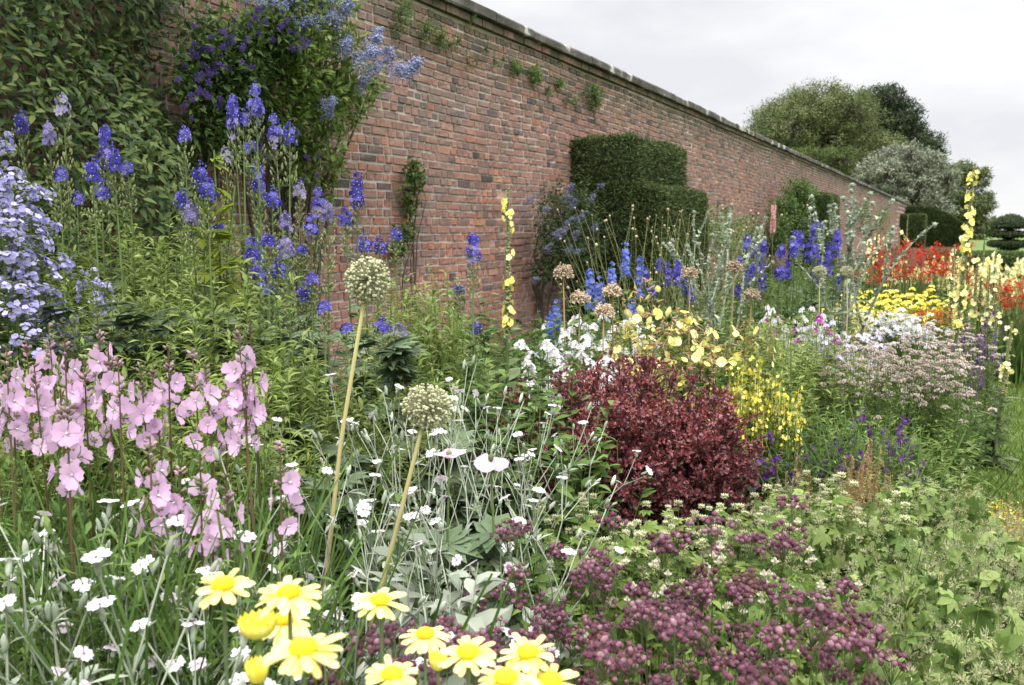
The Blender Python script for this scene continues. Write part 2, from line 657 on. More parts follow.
def brick_mat():
    m = bpy.data.materials.new('old_brick')
    m.use_nodes = True
    t = m.node_tree
    t.nodes.clear()
    n, l = t.nodes.new, t.links.new
    o = n('ShaderNodeOutputMaterial')
    p = n('ShaderNodeBsdfPrincipled')
    p.inputs['Roughness'].default_value = .92
    p.inputs['Specular IOR Level'].default_value = .2
    a = n('ShaderNodeAttribute'); a.attribute_name = 'rnd'
    rp = n('ShaderNodeValToRGB')
    cols = [(0, (.07, .06, .06)), (.12, (.15, .105, .095)), (.3, (.235, .145, .118)), (.5, (.305, .156, .117)), (.68, (.355, .18, .132)), (.82, (.39, .168, .104)), (.93, (.42, .21, .13)), (1, (.48, .31, .22))]
    el = rp.color_ramp.elements
    while len(el) < len(cols):
        el.new(.5)
    for i, (q, c) in enumerate(cols):
        el[i].position = q
        el[i].color = (*c, 1)
    l(a.outputs['Fac'], rp.inputs[0])
    tc_ = n('ShaderNodeTexCoord')

    def noise(scale, detail, lo, hi, rough=.6):
        z = n('ShaderNodeTexNoise')
        z.inputs['Scale'].default_value = scale
        z.inputs['Detail'].default_value = detail
        z.inputs['Roughness'].default_value = rough
        l(tc_.outputs['Object'], z.inputs['Vector'])
        r = n('ShaderNodeMapRange')
        r.inputs['From Min'].default_value = lo
        r.inputs['From Max'].default_value = hi
        l(z.outputs['Fac'], r.inputs['Value'])
        return r.outputs[0], z.outputs['Fac']

    def mix(fac, ca, cb, k=1.0, blend='MIX'):
        x = n('ShaderNodeMix'); x.data_type = 'RGBA'; x.blend_type = blend
        if k != 1.0:
            q = n('ShaderNodeMath'); q.operation = 'MULTIPLY'; q.inputs[1].default_value = k
            l(fac, q.inputs[0]); fac = q.outputs[0]
        l(fac, x.inputs[0]); l(ca, x.inputs[6])
        if isinstance(cb, tuple):
            x.inputs[7].default_value = (*cb, 1)
        else:
            l(cb, x.inputs[7])
        return x.outputs[2]
    c = rp.outputs[0]
    f1, _ = noise(.55, 5, .42, .66)
    c = mix(f1, c, (.25, .20, .185), .36)            # grey weathered areas
    f2, raw = noise(9, 6, .55, .8, .7)
    c = mix(f2, c, (.46, .40, .36), .7)            # lime and lichen
    f3, _ = noise(26, 5, .46, .70, .7)
    c = mix(f3, c, (.06, .05, .045), .62)           # soot and pits
    f4, _ = noise(1.6, 6, .50, .74, .65)
    c = mix(f4, c, (.085, .065, .058), .42)          # dark weather stains
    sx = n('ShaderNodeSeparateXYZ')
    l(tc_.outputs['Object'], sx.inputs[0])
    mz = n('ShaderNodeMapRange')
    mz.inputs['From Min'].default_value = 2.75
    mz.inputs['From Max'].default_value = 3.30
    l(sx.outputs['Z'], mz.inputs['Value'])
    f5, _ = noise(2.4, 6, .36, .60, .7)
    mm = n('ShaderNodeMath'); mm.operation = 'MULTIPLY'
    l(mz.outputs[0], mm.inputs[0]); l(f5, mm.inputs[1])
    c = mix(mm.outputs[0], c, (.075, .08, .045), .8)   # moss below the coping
    l(c, p.inputs['Base Color'])
    z = n('ShaderNodeTexNoise'); z.inputs['Scale'].default_value = 60; z.inputs['Detail'].default_value = 6
    l(tc_.outputs['Object'], z.inputs['Vector'])
    bp = n('ShaderNodeBump'); bp.inputs['Strength'].default_value = .6; bp.inputs['Distance'].default_value = .01
    l(z.outputs['Fac'], bp.inputs['Height']); l(bp.outputs[0], p.inputs['Normal'])
    l(p.outputs[0], o.inputs['Surface'])
    return m


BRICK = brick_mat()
MORTAR = noise_mat('lime_mortar', [(.36, .30, .26), (.53, .46, .41)], 5, bump=.5, bscale=90)
STONE = noise_mat('lichened_stone', [(.045, .042, .034), (.085, .078, .066), (.14, .13, .115), (.42, .40, .37)], 3.2, bump=.6, bscale=30, stops=[.3, .50, .60, .64])

wall = thing('brick_wall', 'long old red brick garden wall capped with flat weathered stone', 'wall', Matrix.Translation((WX, 0, 0)), px=560)
CH = .0745
nc = int((WH - .0) / CH)
rows = []
for c in range(nc):
    m = int((Y1 - Y0) / .16)
    kind_ = U(0, 1, m) < (.80 if c % 4 == 3 else .52)      # an old wall of mixed headers and stretchers
    ln = np.where(kind_, .109, .222) + rng.normal(size=m) * .006
    ys_ = Y0 - U(0, .2) + np.concatenate([[0], np.cumsum(ln)[:-1]])
    ok_ = ys_ + ln < Y1 + .1
    rows.append(np.stack([ys_, ln - .011, np.full(m, c * CH + .006), np.full(m, 0.)], -1)[ok_])
Bk = np.concatenate(rows)
n = len(Bk)
wave = lambda y, z: .018 * np.sin(y * .7 + 1) * np.sin(z * 1.1) + .01 * np.sin(y * 1.9 + z)
y0, y1 = Bk[:, 0], Bk[:, 0] + Bk[:, 1]
zoff = .010 * np.sin(Bk[:, 0] * .8 + .5) + .006 * np.sin(Bk[:, 0] * 2.3)
z0 = Bk[:, 2] + zoff + rng.normal(size=n) * .0015
z1 = z0 + CH - .011 + rng.normal(size=n) * .003
fx = wave(y0, z0) + rng.normal(size=n) * .003 - .004 * (U(0, 1, n) < .08)
e = U(.003, .009, n)
vs = []
for (xx, yy, zz) in (('b', 0, 0), ('b', 1, 0), ('b', 1, 1), ('b', 0, 1), ('f', 0, 0), ('f', 1, 0), ('f', 1, 1), ('f', 0, 1)):
    ins = e if xx == 'f' else 0
    vs.append(np.stack([fx - (.03 if xx == 'b' else 0) + rng.normal(size=n) * .0025,
                        (y0 + ins if yy == 0 else y1 - ins), (z0 + ins if zz == 0 else z1 - ins)], -1))
Vb = np.stack(vs, 1).reshape(-1, 3)
fq = np.array([[4, 5, 6, 7], [0, 1, 5, 4], [1, 2, 6, 5], [2, 3, 7, 6], [3, 0, 4, 7]])
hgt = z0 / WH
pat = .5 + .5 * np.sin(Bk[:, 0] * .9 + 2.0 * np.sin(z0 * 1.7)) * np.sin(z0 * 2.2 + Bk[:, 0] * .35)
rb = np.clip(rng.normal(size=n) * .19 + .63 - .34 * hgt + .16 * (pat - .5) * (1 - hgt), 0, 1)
mb = MB()
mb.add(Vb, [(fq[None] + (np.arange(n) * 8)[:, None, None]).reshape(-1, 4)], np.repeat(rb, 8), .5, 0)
# mortar behind the brick faces, following the wall's bulges
gy = np.linspace(Y0 - .2, Y1, 340); gz = np.linspace(0, WH, 14)
GY, GZ = np.meshgrid(gy, gz)
Vm = np.stack([wave(GY, GZ) - .013, GY, GZ], -1).reshape(-1, 3)
ii, jj = np.meshgrid(np.arange(339), np.arange(13))
q0 = (jj * 340 + ii).ravel()
mb.add(Vm, [np.stack([q0, q0 + 1, q0 + 341, q0 + 340], -1)], .5, .5, 1)
box(mb, (-.36, Y0, 0), (-.06, Y1, WH), .5, 1)
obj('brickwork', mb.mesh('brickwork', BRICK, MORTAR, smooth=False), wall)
mb = MB()                                           # oversailing brick course under the coping
m = int((Y1 - Y0) / .226)
for i in range(m):
    y = Y0 + i * .226
    box(mb, (-.30, y + .004, WH + .004), (.035 + rng.normal() * .003, y + .218, WH + .07), float(np.clip(rng.normal() * .2 + .28, 0, 1)))
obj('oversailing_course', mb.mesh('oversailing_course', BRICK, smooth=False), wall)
y = Y0
while y < Y1:
    ln = float(U(.62, 1.05))
    mb = MB()
    ph = float(U(.105, .125)); pr = float(U(.075, .1)); zt = WH + .073 + float(U(0, .006))
    prof = np.array([[-.44, 0], [pr - .01, 0], [pr, .012], [pr, ph - .03], [pr - .025, ph - .004], [-.16, ph + .02], [-.44, ph - .02]])
    k = len(prof)
    ya, yb = y + .004, y + ln - .004
    V = np.concatenate([np.stack([prof[:, 0], np.full(k, yy), zt + prof[:, 1]], -1) for yy in (ya, yb)]) + rng.normal(size=(2 * k, 3)) * .003
    f4 = np.array([[i, (i + 1) % k, k + (i + 1) % k, k + i] for i in range(k)])
    mb.add(V, [f4[:, ::-1], np.array([list(range(k)), list(range(2 * k - 1, k - 1, -1))])], .5, .5)
    obj('coping_stone', mb.mesh('coping_stone', STONE, smooth=False), wall)
    y += ln
    if y > 40:
        y0c = y
        mb = MB()
        box(mb, (-.44, y + .004, WH + .073), (.09, Y1, WH + .19))
        obj('coping_stone', mb.mesh('coping_stone', STONE, smooth=False), wall)
        break

# ------------------------------------------------------------------ clipped yews
YEW = lm('yew_sprig', [(.018, .032, .012), (.045, .07, .022), (.095, .125, .04)], tip=(.13, .155, .05), tipw=.4, rough=.6, transl=.1)
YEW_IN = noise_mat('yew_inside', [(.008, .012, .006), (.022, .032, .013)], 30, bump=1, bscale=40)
YEW_L = lm('hedge_sprig', [(.03, .055, .016), (.055, .09, .025), (.10, .135, .04)], rough=.6, transl=.15)


def hedge_box(mb, mi, lo, hi, dens, s, bump=.03, faces='xXYyZ'):
    lo, hi = np.array(lo, float), np.array(hi, float)
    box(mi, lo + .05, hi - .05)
    sz = hi - lo
    for ax, sgn, key in ((0, -1, 'x'), (0, 1, 'X'), (1, -1, 'y'), (1, 1, 'Y'), (2, 1, 'Z')):
        if key not in faces:
            continue
        o = [i for i in range(3) if i != ax]
        n = int(dens * sz[o[0]] * sz[o[1]])
        p = np.zeros((n, 3))
        for i in o:
            p[:, i] = U(lo[i], hi[i], n)
        # rounded arrises and a slightly wavy clipped face
        ed = np.minimum.reduce([np.minimum(p[:, i] - lo[i], hi[i] - p[:, i]) if i != 2 else hi[2] - p[:, 2] for i in o])
        off = -.05 * np.exp(-ed / .05) + bump * (np.sin(p[:, o[0]] * 4.1) * np.sin(p[:, o[1]] * 3.7)) + rng.normal(size=n) * .018 - .07 * (U(0, 1, n) < .25) * U(0, 1, n)
        p[:, ax] = (hi[ax] if sgn > 0 else lo[ax]) + sgn * off
        nn = np.zeros((n, 3)); nn[:, ax] = sgn
        d = norm(nn * .8 + rng.normal(size=(n, 3)) * .6 + np.array([0, 0, .25]))
        mb.inst(T_leaf(.4, 1, .2, .1, .7, .4), p, frames(d, nn + rng.normal(size=(n, 3)) * .5), U(.7, 1.3, n) * s)


def yew(name, label, boxes, dens, s, px, leaf=None):
    lo = np.array(boxes[0][0])
    root = thing(name, label, 'hedge', Matrix.Translation(((boxes[0][0][0] + boxes[0][1][0]) / 2, (boxes[0][0][1] + boxes[0][1][1]) / 2, 0)), px=px)
    off = np.array([-(boxes[0][0][0] + boxes[0][1][0]) / 2, -(boxes[0][0][1] + boxes[0][1][1]) / 2, 0])
    a, b = MB(), MB()
    for bx in boxes:
        hedge_box(a, b, np.array(bx[0]) + off, np.array(bx[1]) + off, dens, s)
    obj('inner_branches', b.mesh('inner_branches', YEW_IN), root)
    obj('clipped_foliage', a.mesh('clipped_foliage', leaf or YEW), root)
    return root


yew('yew_buttress', 'big dark green yew clipped into a stepped block against the brick wall', [((-4.42, 9.8, 0), (-3.55, 12.0, 2.41)), ((-3.57, 9.95, 0), (-3.28, 12.15, 1.82))], 5200, .045, 630)
yew('yew_buttress', 'small dark clipped yew block behind the round green bush', [((-4.42, 25.0, 0), (-3.4, 27.4, 2.28))], 2600, .06, 835)
yew('yew_buttress', 'squat dark yew block in front of the far bright hedge end', [((-4.42, 70, 0), (-2.75, 73.2, 2.4))], 900, .12, 908)
_add = MB.add
def sloped(self, v, faces, rnd, al, mi=0):
    v = v.copy()
    t = np.clip((v[:, 0] + 1.0) / 3.1, 0, 1)
    v[:, 2] *= 1 - .48 * t ** 1.6
    return _add(self, v, faces, rnd, al, mi)
MB.add = sloped
yew('clipped_hedge', 'tall smooth green hedge with sloping shoulder closing the far end of the border', [((-4.2, 75, 0), (0.0, 79, 3.15))], 900, .13, 945, YEW_L)
MB.add = _add
yew('clipped_hedge', 'low level hedge at the right below the tiered topiary', [((-.9, 27.2, 0), (14, 29, .62))], 900, .09, 1010, YEW_L)


def lathe_foliage(mb, mi, c, prof, dens, s):
    """clipped solid of revolution, prof = list of (radius, z)"""
    for (r0, za), (r1, zb) in zip(prof[:-1], prof[1:]):
        area = PI * (r0 + r1) * math.hypot(r1 - r0, zb - za)
        n = max(int(area * dens), 3)
        t = U(0, 1, n); a = U(0, 2 * PI, n)
        r = r0 + (r1 - r0) * t; z = za + (zb - za) * t
        nn = norm(np.stack([np.cos(a) * (zb - za), np.sin(a) * (zb - za), np.full(n, r0 - r1)], -1) + 1e-6)
        p = np.stack([np.cos(a) * r, np.sin(a) * r, z], -1) + np.array(c) + nn * rng.normal(size=(n, 1)) * .02
        d = norm(nn + rng.normal(size=(n, 3)) * .6)
        mb.inst(T_leaf(.4, 1, .2, .1, .7, .4), p, frames(d, nn + rng.normal(size=(n, 3)) * .5), U(.7, 1.3, n) * s)
    k = 20
    a = np.arange(k) / k * 2 * PI
    V = np.concatenate([np.stack([np.cos(a) * max(r - .06, .01), np.sin(a) * max(r - .06, .01), np.full(k, z)], -1) for r, z in prof]) + np.array(c)
    f = [[i * k + j, i * k + (j + 1) % k, (i + 1) * k + (j + 1) % k, (i + 1) * k + j] for i in range(len(prof) - 1) for j in range(k)]
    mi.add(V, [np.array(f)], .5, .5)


pt = at(1009, 240, 26)
root = thing('tiered_topiary', 'dark yew topiary of stacked rounded tiers against the sky', 'topiary', Matrix.Translation((pt[0], pt[1], 0)), px=1009)
a, b = MB(), MB()
zt = 1.78
lathe_foliage(a, b, (0, 0, 0), [(.02, zt), (.22, zt - .04), (.42, zt - .17), (.53, zt - .33), (.53, zt - .38), (.36, zt - .42), (.16, zt - .44), (.14, zt - .52)], 1500, .06)
lathe_foliage(a, b, (0, 0, 0), [(.16, zt - .51), (.50, zt - .54), (.57, zt - .60), (.53, zt - .68), (.16, zt - .71), (.14, zt - .80)], 1500, .06)
lathe_foliage(a, b, (0, 0, 0), [(.16, zt - .79), (.54, zt - .82), (.60, zt - .88), (.56, zt - .97), (.3, zt - 1.0), (.25, zt - 1.1)], 1500, .06)
mt = MB()
mt.tubes(np.array([[[0, 0, 0], [0.01, 0, .5], [0, 0, 1.0]]]), np.array([[.09, .08, .06]]), 8)
obj('trunk', mt.mesh('trunk', BARK), root)
obj('inner_branches', b.mesh('inner_branches', YEW_IN), root)
obj('clipped_foliage', a.mesh('clipped_foliage', YEW), root)

# ------------------------------------------------------------------ stone gate pier at the far end of the wall
pt = at(924, 220, 84)
root = thing('gate_pier', 'dark stone gate pier with spreading cap and ball finial beyond the hedge', 'gate pier', Matrix.Translation((pt[0], pt[1], 0)), px=924)
zt = at(924, 185, 84)[2]
mb = MB(); box(mb, (-.45, -.45, 0), (.45, .45, zt - 1.55))
obj('shaft', mb.mesh('shaft', BRICK, smooth=False), root)
mb = MB()
prof = [(.52, zt - 1.55), (.78, zt - 1.45), (.78, zt - 1.33), (.52, zt - 1.25), (.46, zt - .95), (.62, zt - .86), (.60, zt - .78), (.2, zt - .5), (.14, zt - .42)]
for (r0, za), (r1, zb) in zip(prof[:-1], prof[1:]):
    V = np.array([[sx * r, sy * r, z] for r, z in ((r0, za), (r1, zb)) for sx, sy in ((-1, -1), (1, -1), (1, 1), (-1, 1))])
    mb.add(V, [np.array([[i, (i + 1) % 4, 4 + (i + 1) % 4, 4 + i] for i in range(4)])], .5, .5)
obj('cap', mb.mesh('cap', STONE, smooth=False), root)
mb = MB()
mb.inst(T_ball(14, 10), np.array([[0, 0, zt - .23]]), np.eye(3)[None], .26)
obj('finial', mb.mesh('finial', STONE), root)

# ------------------------------------------------------------------ trees beyond the wall
def tree(name, label, px, d, pytop, wpx, mleaf, leaf, n, blobs, trunk_r=.3, fine=.2, droop=0., branch_vis=True):
    """blobs: crown masses as (x, z, radius) in units of half the crown's width, z from the crown's top"""
    c = at(px, pytop, d)
    hw = wpx / F * d * .5
    root = thing(name, label, 'tree', Matrix.Translation((c[0], c[1], 0)), px=px)
    mt = MB()
    zt = c[2]
    low = zt - 1.1 * hw
    mt.tubes(np.array([[[0, 0, 0], [.1, .05, low * .5], [0, .1, max(low, 1.5)], [0, 0, zt - .5 * hw]]]), np.array([[trunk_r * 1.3, trunk_r, trunk_r * .7, trunk_r * .2]]), 9)
    ml = MB()
    bb = []
    for (bx, bz, br) in blobs:
        for q in range(3):
            depth = [0, .45, -.45][q] + rng.normal() * .1
            lat = right * bx * hw + np.array([-right[1], right[0], 0]) * depth * hw
            k = 1 if q == 0 else .85
            bb.append((np.array([lat[0], lat[1], zt - bz * hw]), br * hw * k))
    tot = sum(r * r for _, r in bb)
    for cc, r in bb:
        base = np.array([[0, 0, max(low * .8, 1.2)]])
        mt.tubes(curves(base, cc[None] * np.array([.8, .8, 1]), .05, 6), np.linspace(trunk_r * .45, .03, 6)[None], 5)
        m = int(n * r * r / tot)
        nsub = 60
        sd_ = sphere_dirs(nsub)
        sr = U(.18, .36, nsub) * r
        sub = cc + sd_ * (r * U(.62, .95, nsub))[:, None]
        tw = curves(np.repeat(cc[None], nsub, 0), sub, .08, 4)
        mt.tubes(tw, np.linspace(.05, .015, 4)[None], 3)
        w_ = rng.integers(nsub, size=m)
        dd = sphere_dirs(m)
        p = sub[w_] + dd * (sr[w_] * U(0, 1, m) ** .45)[:, None] * np.array([1, 1, .75 + droop])
        nn = dd + sd_[w_] * .5 + np.array([0, 0, .5]) + rng.normal(size=(m, 3)) * .5
        dr = rng.normal(size=(m, 3)) + dd * .6 + np.array([0, 0, -.3 - droop])
        ml.inst(T_leaf(.55, 1, .2, .15, .7, .3), p, frames(dr, nn), U(.7, 1.35, m) * leaf, np.clip(.5 + .28 * rng.normal(size=m) + .18 * rng.normal(size=nsub)[w_], 0, 1))
    obj('trunk', mt.mesh('trunk', BARK), root)
    obj('crown', ml.mesh('crown', mleaf), root)
    return root


TR_OLIVE = lm('tree_leaf_olive', [(.048, .068, .024), (.095, .12, .042), (.155, .18, .07)], transl=.2)
TR_DARK = lm('tree_leaf_dark', [(.022, .042, .018), (.048, .078, .03), (.085, .12, .05)], transl=.2)
TR_SILV = lm('tree_leaf_silver', [(.12, .145, .095), (.21, .235, .165), (.31, .335, .25)], transl=.2)
TR_MID = lm('tree_leaf_mid', [(.05, .075, .028), (.10, .13, .046), (.16, .185, .075)], transl=.2)
TR_YEL = lm('tree_leaf_bright', [(.05, .08, .02), (.09, .13, .03), (.14, .18, .05)], transl=.25)
tree('oak_tree', 'large dense olive green round-headed tree rising above the middle of the wall', 816, 92, 80, 166, TR_OLIVE, .28, 130000,
     [(0, .42, .42), (-.25, .45, .4), (.22, .45, .4), (-.45, .62, .42), (.42, .55, .42), (-.72, .95, .32), (.05, .95, .55), (.7, .9, .34), (-.4, 1.25, .5), (.4, 1.3, .5), (0, 1.7, .5)], .5)
tree('oak_tree', 'darker spreading tree showing behind the right shoulder of the olive tree', 888, 104, 84, 112, TR_DARK, .36, 55000,
     [(-.15, .28, .3), (-.5, .5, .4), (.1, .62, .4), (.3, 1.0, .45), (.62, 1.15, .4), (-.3, 1.2, .5), (.2, 1.7, .5), (.72, 1.6, .32)], .5)
tree('silver_pear_tree', 'pale silvery grey-leaved tree between the dark tree and the wall end', 907, 76, 141, 98, TR_SILV, .30, 30000,
     [(-.15, .35, .36), (.3, .5, .4), (-.55, .7, .42), (.65, .85, .36), (0, 1.0, .5), (-.5, 1.3, .5), (.5, 1.35, .5)], .25)
tree('small_tree', 'pale distant tree top just showing at the left edge of the olive tree', 769, 110, 122, 46, TR_SILV, .42, 5000,
     [(0, .5, .5), (-.5, .9, .45), (.5, .9, .45), (0, 1.4, .6)], .25)
tree('small_tree', 'mid green ragged tree at the right end of the tree line', 967, 115, 160, 62, TR_MID, .40, 20000,
     [(-.2, .4, .42), (.3, .6, .42), (-.5, 1.0, .5), (.55, 1.35, .42), (0, 1.5, .6), (.2, 2.2, .7), (.8, 2.1, .4)], .25)
tree('rounded_shrub', 'bright yellow-green low tree pressed against the wall top below the olive tree', 822, 80, 142, 84, TR_YEL, .27, 18000,
     [(-.4, .5, .5), (.3, .45, .45), (-.7, 1, .45), (.1, 1.1, .6), (.7, 1.1, .45)], .2)
rng = np.random.default_rng(22)
# ------------------------------------------------------------------ petal materials
P_DELPH = lm('petal_violet_blue', [(.042, .036, .25), (.08, .07, .38), (.19, .175, .52)], transl=.3, var=.2)
P_DELPHL = lm('petal_sky_blue', [(.06, .10, .48), (.12, .18, .60), (.25, .30, .66)], transl=.3, var=.15)
P_DELPHF = lm('petal_faded_blue', [(.14, .12, .30), (.24, .21, .38), (.32, .30, .40)], transl=.3)
P_EYE = lm('petal_eye', [(.30, .28, .45), (.45, .42, .5)], transl=.2)
P_CAMP = lm('petal_pale_lavender', [(.32, .30, .62), (.46, .44, .72), (.62, .60, .80)], tip=(.40, .37, .68), tipw=.45, transl=.35, var=.1)
P_PINK = lm('petal_pink', [(.67, .43, .64), (.72, .51, .70), (.77, .60, .75)], tip=(.64, .38, .62), tipw=.35, transl=.35, var=.1)
P_PINKB = lm('bud_pink', [(.14, .17, .08), (.20, .18, .12), (.50, .28, .40)], transl=.2)
P_WHITE = lm('petal_white', [(.66, .66, .65), (.76, .76, .76)], transl=.3, var=.06)
P_BLUSH = lm('petal_white_blush', [(.62, .40, .54), (.68, .54, .63), (.74, .68, .72)], tip=(.76, .75, .76), tipw=.95, tip_pow=1.1, transl=.3, var=.06)
P_CREAM = lm('petal_cream', [(.70, .66, .50), (.80, .77, .64)], transl=.25, var=.08)
P_YELP = lm('petal_pale_yellow', [(.82, .72, .14), (.86, .78, .24), (.88, .82, .36)], tip=(.90, .85, .46), tipw=.5, transl=.3, var=.06)
P_YEL = lm('petal_yellow', [(.80, .66, .06), (.85, .76, .14), (.87, .81, .28)], transl=.2, var=.08)
P_YELL = lm('petal_lemon', [(.82, .77, .30), (.86, .82, .42), (.88, .85, .55)], transl=.18, var=.08)
P_PRIM = lm('petal_primrose', [(.84, .75, .16), (.87, .80, .26), (.88, .84, .40)], transl=.2, var=.08)
P_DISC = lm('disc_golden', [(.72, .42, .01), (.82, .54, .02), (.86, .62, .05)], transl=0, rough=.8, var=.06)
P_RED = lm('petal_red', [(.30, .018, .012), (.43, .035, .015), (.50, .09, .03)], transl=.3, var=.2)
P_ORANGE = lm('petal_orange', [(.50, .12, .02), (.62, .22, .04)], transl=.3)
P_MAUVE = lm('bract_dusky_purple', [(.080, .027, .046), (.138, .054, .082), (.205, .098, .13), (.31, .19, .21)], transl=.1, rough=.8, var=.2)
P_RUST = lm('bract_rusty_pink', [(.11, .042, .048), (.17, .075, .078), (.25, .14, .13)], transl=.1, rough=.8)
P_PURP = lm('petal_purple', [(.07, .015, .13), (.14, .035, .28), (.26, .10, .40)], transl=.3, var=.2)
P_CLEM = lm('petal_dark_purple', [(.006, .003, .022), (.014, .006, .05), (.03, .016, .09)], transl=.15)
P_MAG = lm('petal_magenta', [(.36, .03, .34), (.48, .08, .46)], transl=.3)
P_POWD = lm('floret_powder_blue', [(.20, .23, .42), (.30, .33, .55), (.42, .45, .64)], transl=.2, var=.15)
P_POWG = lm('floret_faded_blue_grey', [(.10, .11, .20), (.17, .18, .28), (.26, .27, .36)], transl=.2, var=.15)
P_DUSK = lm('floret_dusty_rose', [(.36, .28, .24), (.48, .40, .35), (.60, .53, .47)], transl=.15, rough=.9)
P_TAN = lm('seedhead_tan', [(.30, .23, .15), (.42, .33, .23), (.52, .44, .33)], transl=.1, rough=.9)
P_ALL = lm('seedhead_straw', [(.30, .31, .17), (.43, .43, .26), (.54, .53, .38)], transl=.1, rough=.9, var=.05)
BERB = lm('leaf_maroon', [(.038, .014, .019), (.09, .029, .036), (.155, .047, .052), (.26, .058, .052), (.25, .13, .145)], tip=(.22, .06, .06), tipw=.3, rough=.4, spec=.5, transl=.2)
G_HOSTA = lm('leaf_steel_blue', [(.055, .085, .075), (.10, .135, .12)], rough=.6)

FL5 = T_flower(5, .95, .3, 3, .15, .04, .05)
FL5S = T_flower(5, .95, .25, 2, .1)
FL5T = T_flower(5, 1.0, .4, 1)
FL6 = T_flower(6, .62, .1, 3, .25, 0, .06)
FL4 = T_flower(4, 1.25, .75, 3, .35)


def jitn(n, s):
    return rng.normal(size=(n, 3)) * s


def Zs(n):
    return np.tile(np.array([[0, 0, 1.]]), (n, 1))


def reg(kind, h, parts):
    KIND.setdefault(kind, []).append((h, parts))


def spike_dirs(n, z0, z1, r0, r1, zpow=1.0):
    """points and outward directions around a vertical axis"""
    t = U(0, 1, n) ** zpow
    a = U(0, 2 * PI, n)
    r = r0 + (r1 - r0) * t
    d = np.stack([np.cos(a), np.sin(a), U(-.15, .45, n)], -1)
    p = np.stack([np.cos(a) * r, np.sin(a) * r, z0 + (z1 - z0) * t], -1)
    return p, norm(d), t


# delphinium: one stem, its leaves, seed pods under the last flowers
def mk_delph(kind, h, fl, mat, pods=.22, faded=None, ft=.0145, dens=260, tip=.012):
    ms, ml, mf, mp, me = MB(), MB(), MB(), MB(), MB()
    P = np.array([[[0, 0, 0], [.01, .005, h * .35], [.004, -.008, h * .7], [0, 0, h]]])
    ms.tubes(P, np.array([[.0055, .005, .004, .0015]]), 6)
    put_leaves(ml, P, 13, .12, .66, PALM, .15, .05, (.0, .6))
    put_leaves(ml, P, 8, .5, .85, LF_N, .07, .04, (.2, .9))
    # pedicels and pods
    npd = int(pods * 190)
    p, d, t = spike_dirs(npd, h - fl - tip - pods, h - fl - tip, .003, .003)
    mp.tubes(np.stack([p, p + d * .016 + np.array([0, 0, .008])], 1), .0009, 3)
    mp.inst(T_ball(5, 3), p + d * .02 + np.array([0, 0, .018]), frames_n(d * .4 + Zs(npd)), np.array([[.004, .004, .011]]) * U(.7, 1.2, (npd, 1)))
    # flowers
    n = int(fl * dens)
    t = np.sort(U(0, 1, n))
    a = np.arange(n) * 2.399 + U(-.3, .3, n)
    R = (.021 + .007 * np.sin(t * 9 + a)) * (1 - .30 * t ** 3) * U(.75, 1.15, n)
    d = np.stack([np.cos(a), np.sin(a), U(-.2, .35, n)], -1)
    p = np.stack([np.cos(a) * R, np.sin(a) * R, h - tip - fl + fl * t], -1)
    mf.inst(FL5S, p, frames_n(d + jitn(n, .15)), ft * U(.8, 1.2, n) * (1 - .2 * t ** 3))
    me.inst(T_ball(5, 3), p + norm(d) * .004, frames_n(d), .0028)
    if faded is not None:
        m = int(n * .3)
        p2, d2, _ = spike_dirs(m, h - tip - fl - .04, h - tip - fl + .03, .02, .02)
        mf.inst(FL5S, p2, frames_n(d2), ft * .9, None, 1)
    nb = 7
    p, d, t = spike_dirs(nb, h - tip, h + .006, .010, .003)
    mf.inst(T_ball(5, 3), p, frames_n(d), .0055 * (1 - .5 * t), None, 0)
    parts = [('stem', ms.mesh('stem', STEM_G), None, []), ('foliage', ml.mesh('foliage', G_BLUE), None, []),
             ('flower_spike', mf.mesh('flower_spike', mat, faded or mat), None, [('flower_eyes', me.mesh('flower_eyes', P_EYE), None, [], 'stuff')]),
             ('seed_pods', mp.mesh('seed_pods', CAPGREEN), None, [], 'stuff')]
    reg(kind, h, parts)


for fl in (.05, .065):
    mk_delph('delph_short', 1.6, fl, P_DELPH, .16)
for fl in (.085, .105):
    mk_delph('delph_mid', 1.6, fl, P_DELPH, .2, P_DELPHF)
for fl in (.14, .125):
    mk_delph('delph_long', 1.6, fl, P_DELPH, .12)
mk_delph('delph_faded', 1.6, .08, P_DELPHF, .3)
mk_delph('delph_faded', 1.6, .05, P_DELPHF, .35)
for fl in (.24, .3):
    mk_delph('delph_sky', 1.5, fl, P_DELPHL, .05, None, .015, 170)
for fl in (.12, .17, .09):
    mk_delph('delph_far', 1.3, fl, P_DELPH, .05, None, .018, 170)

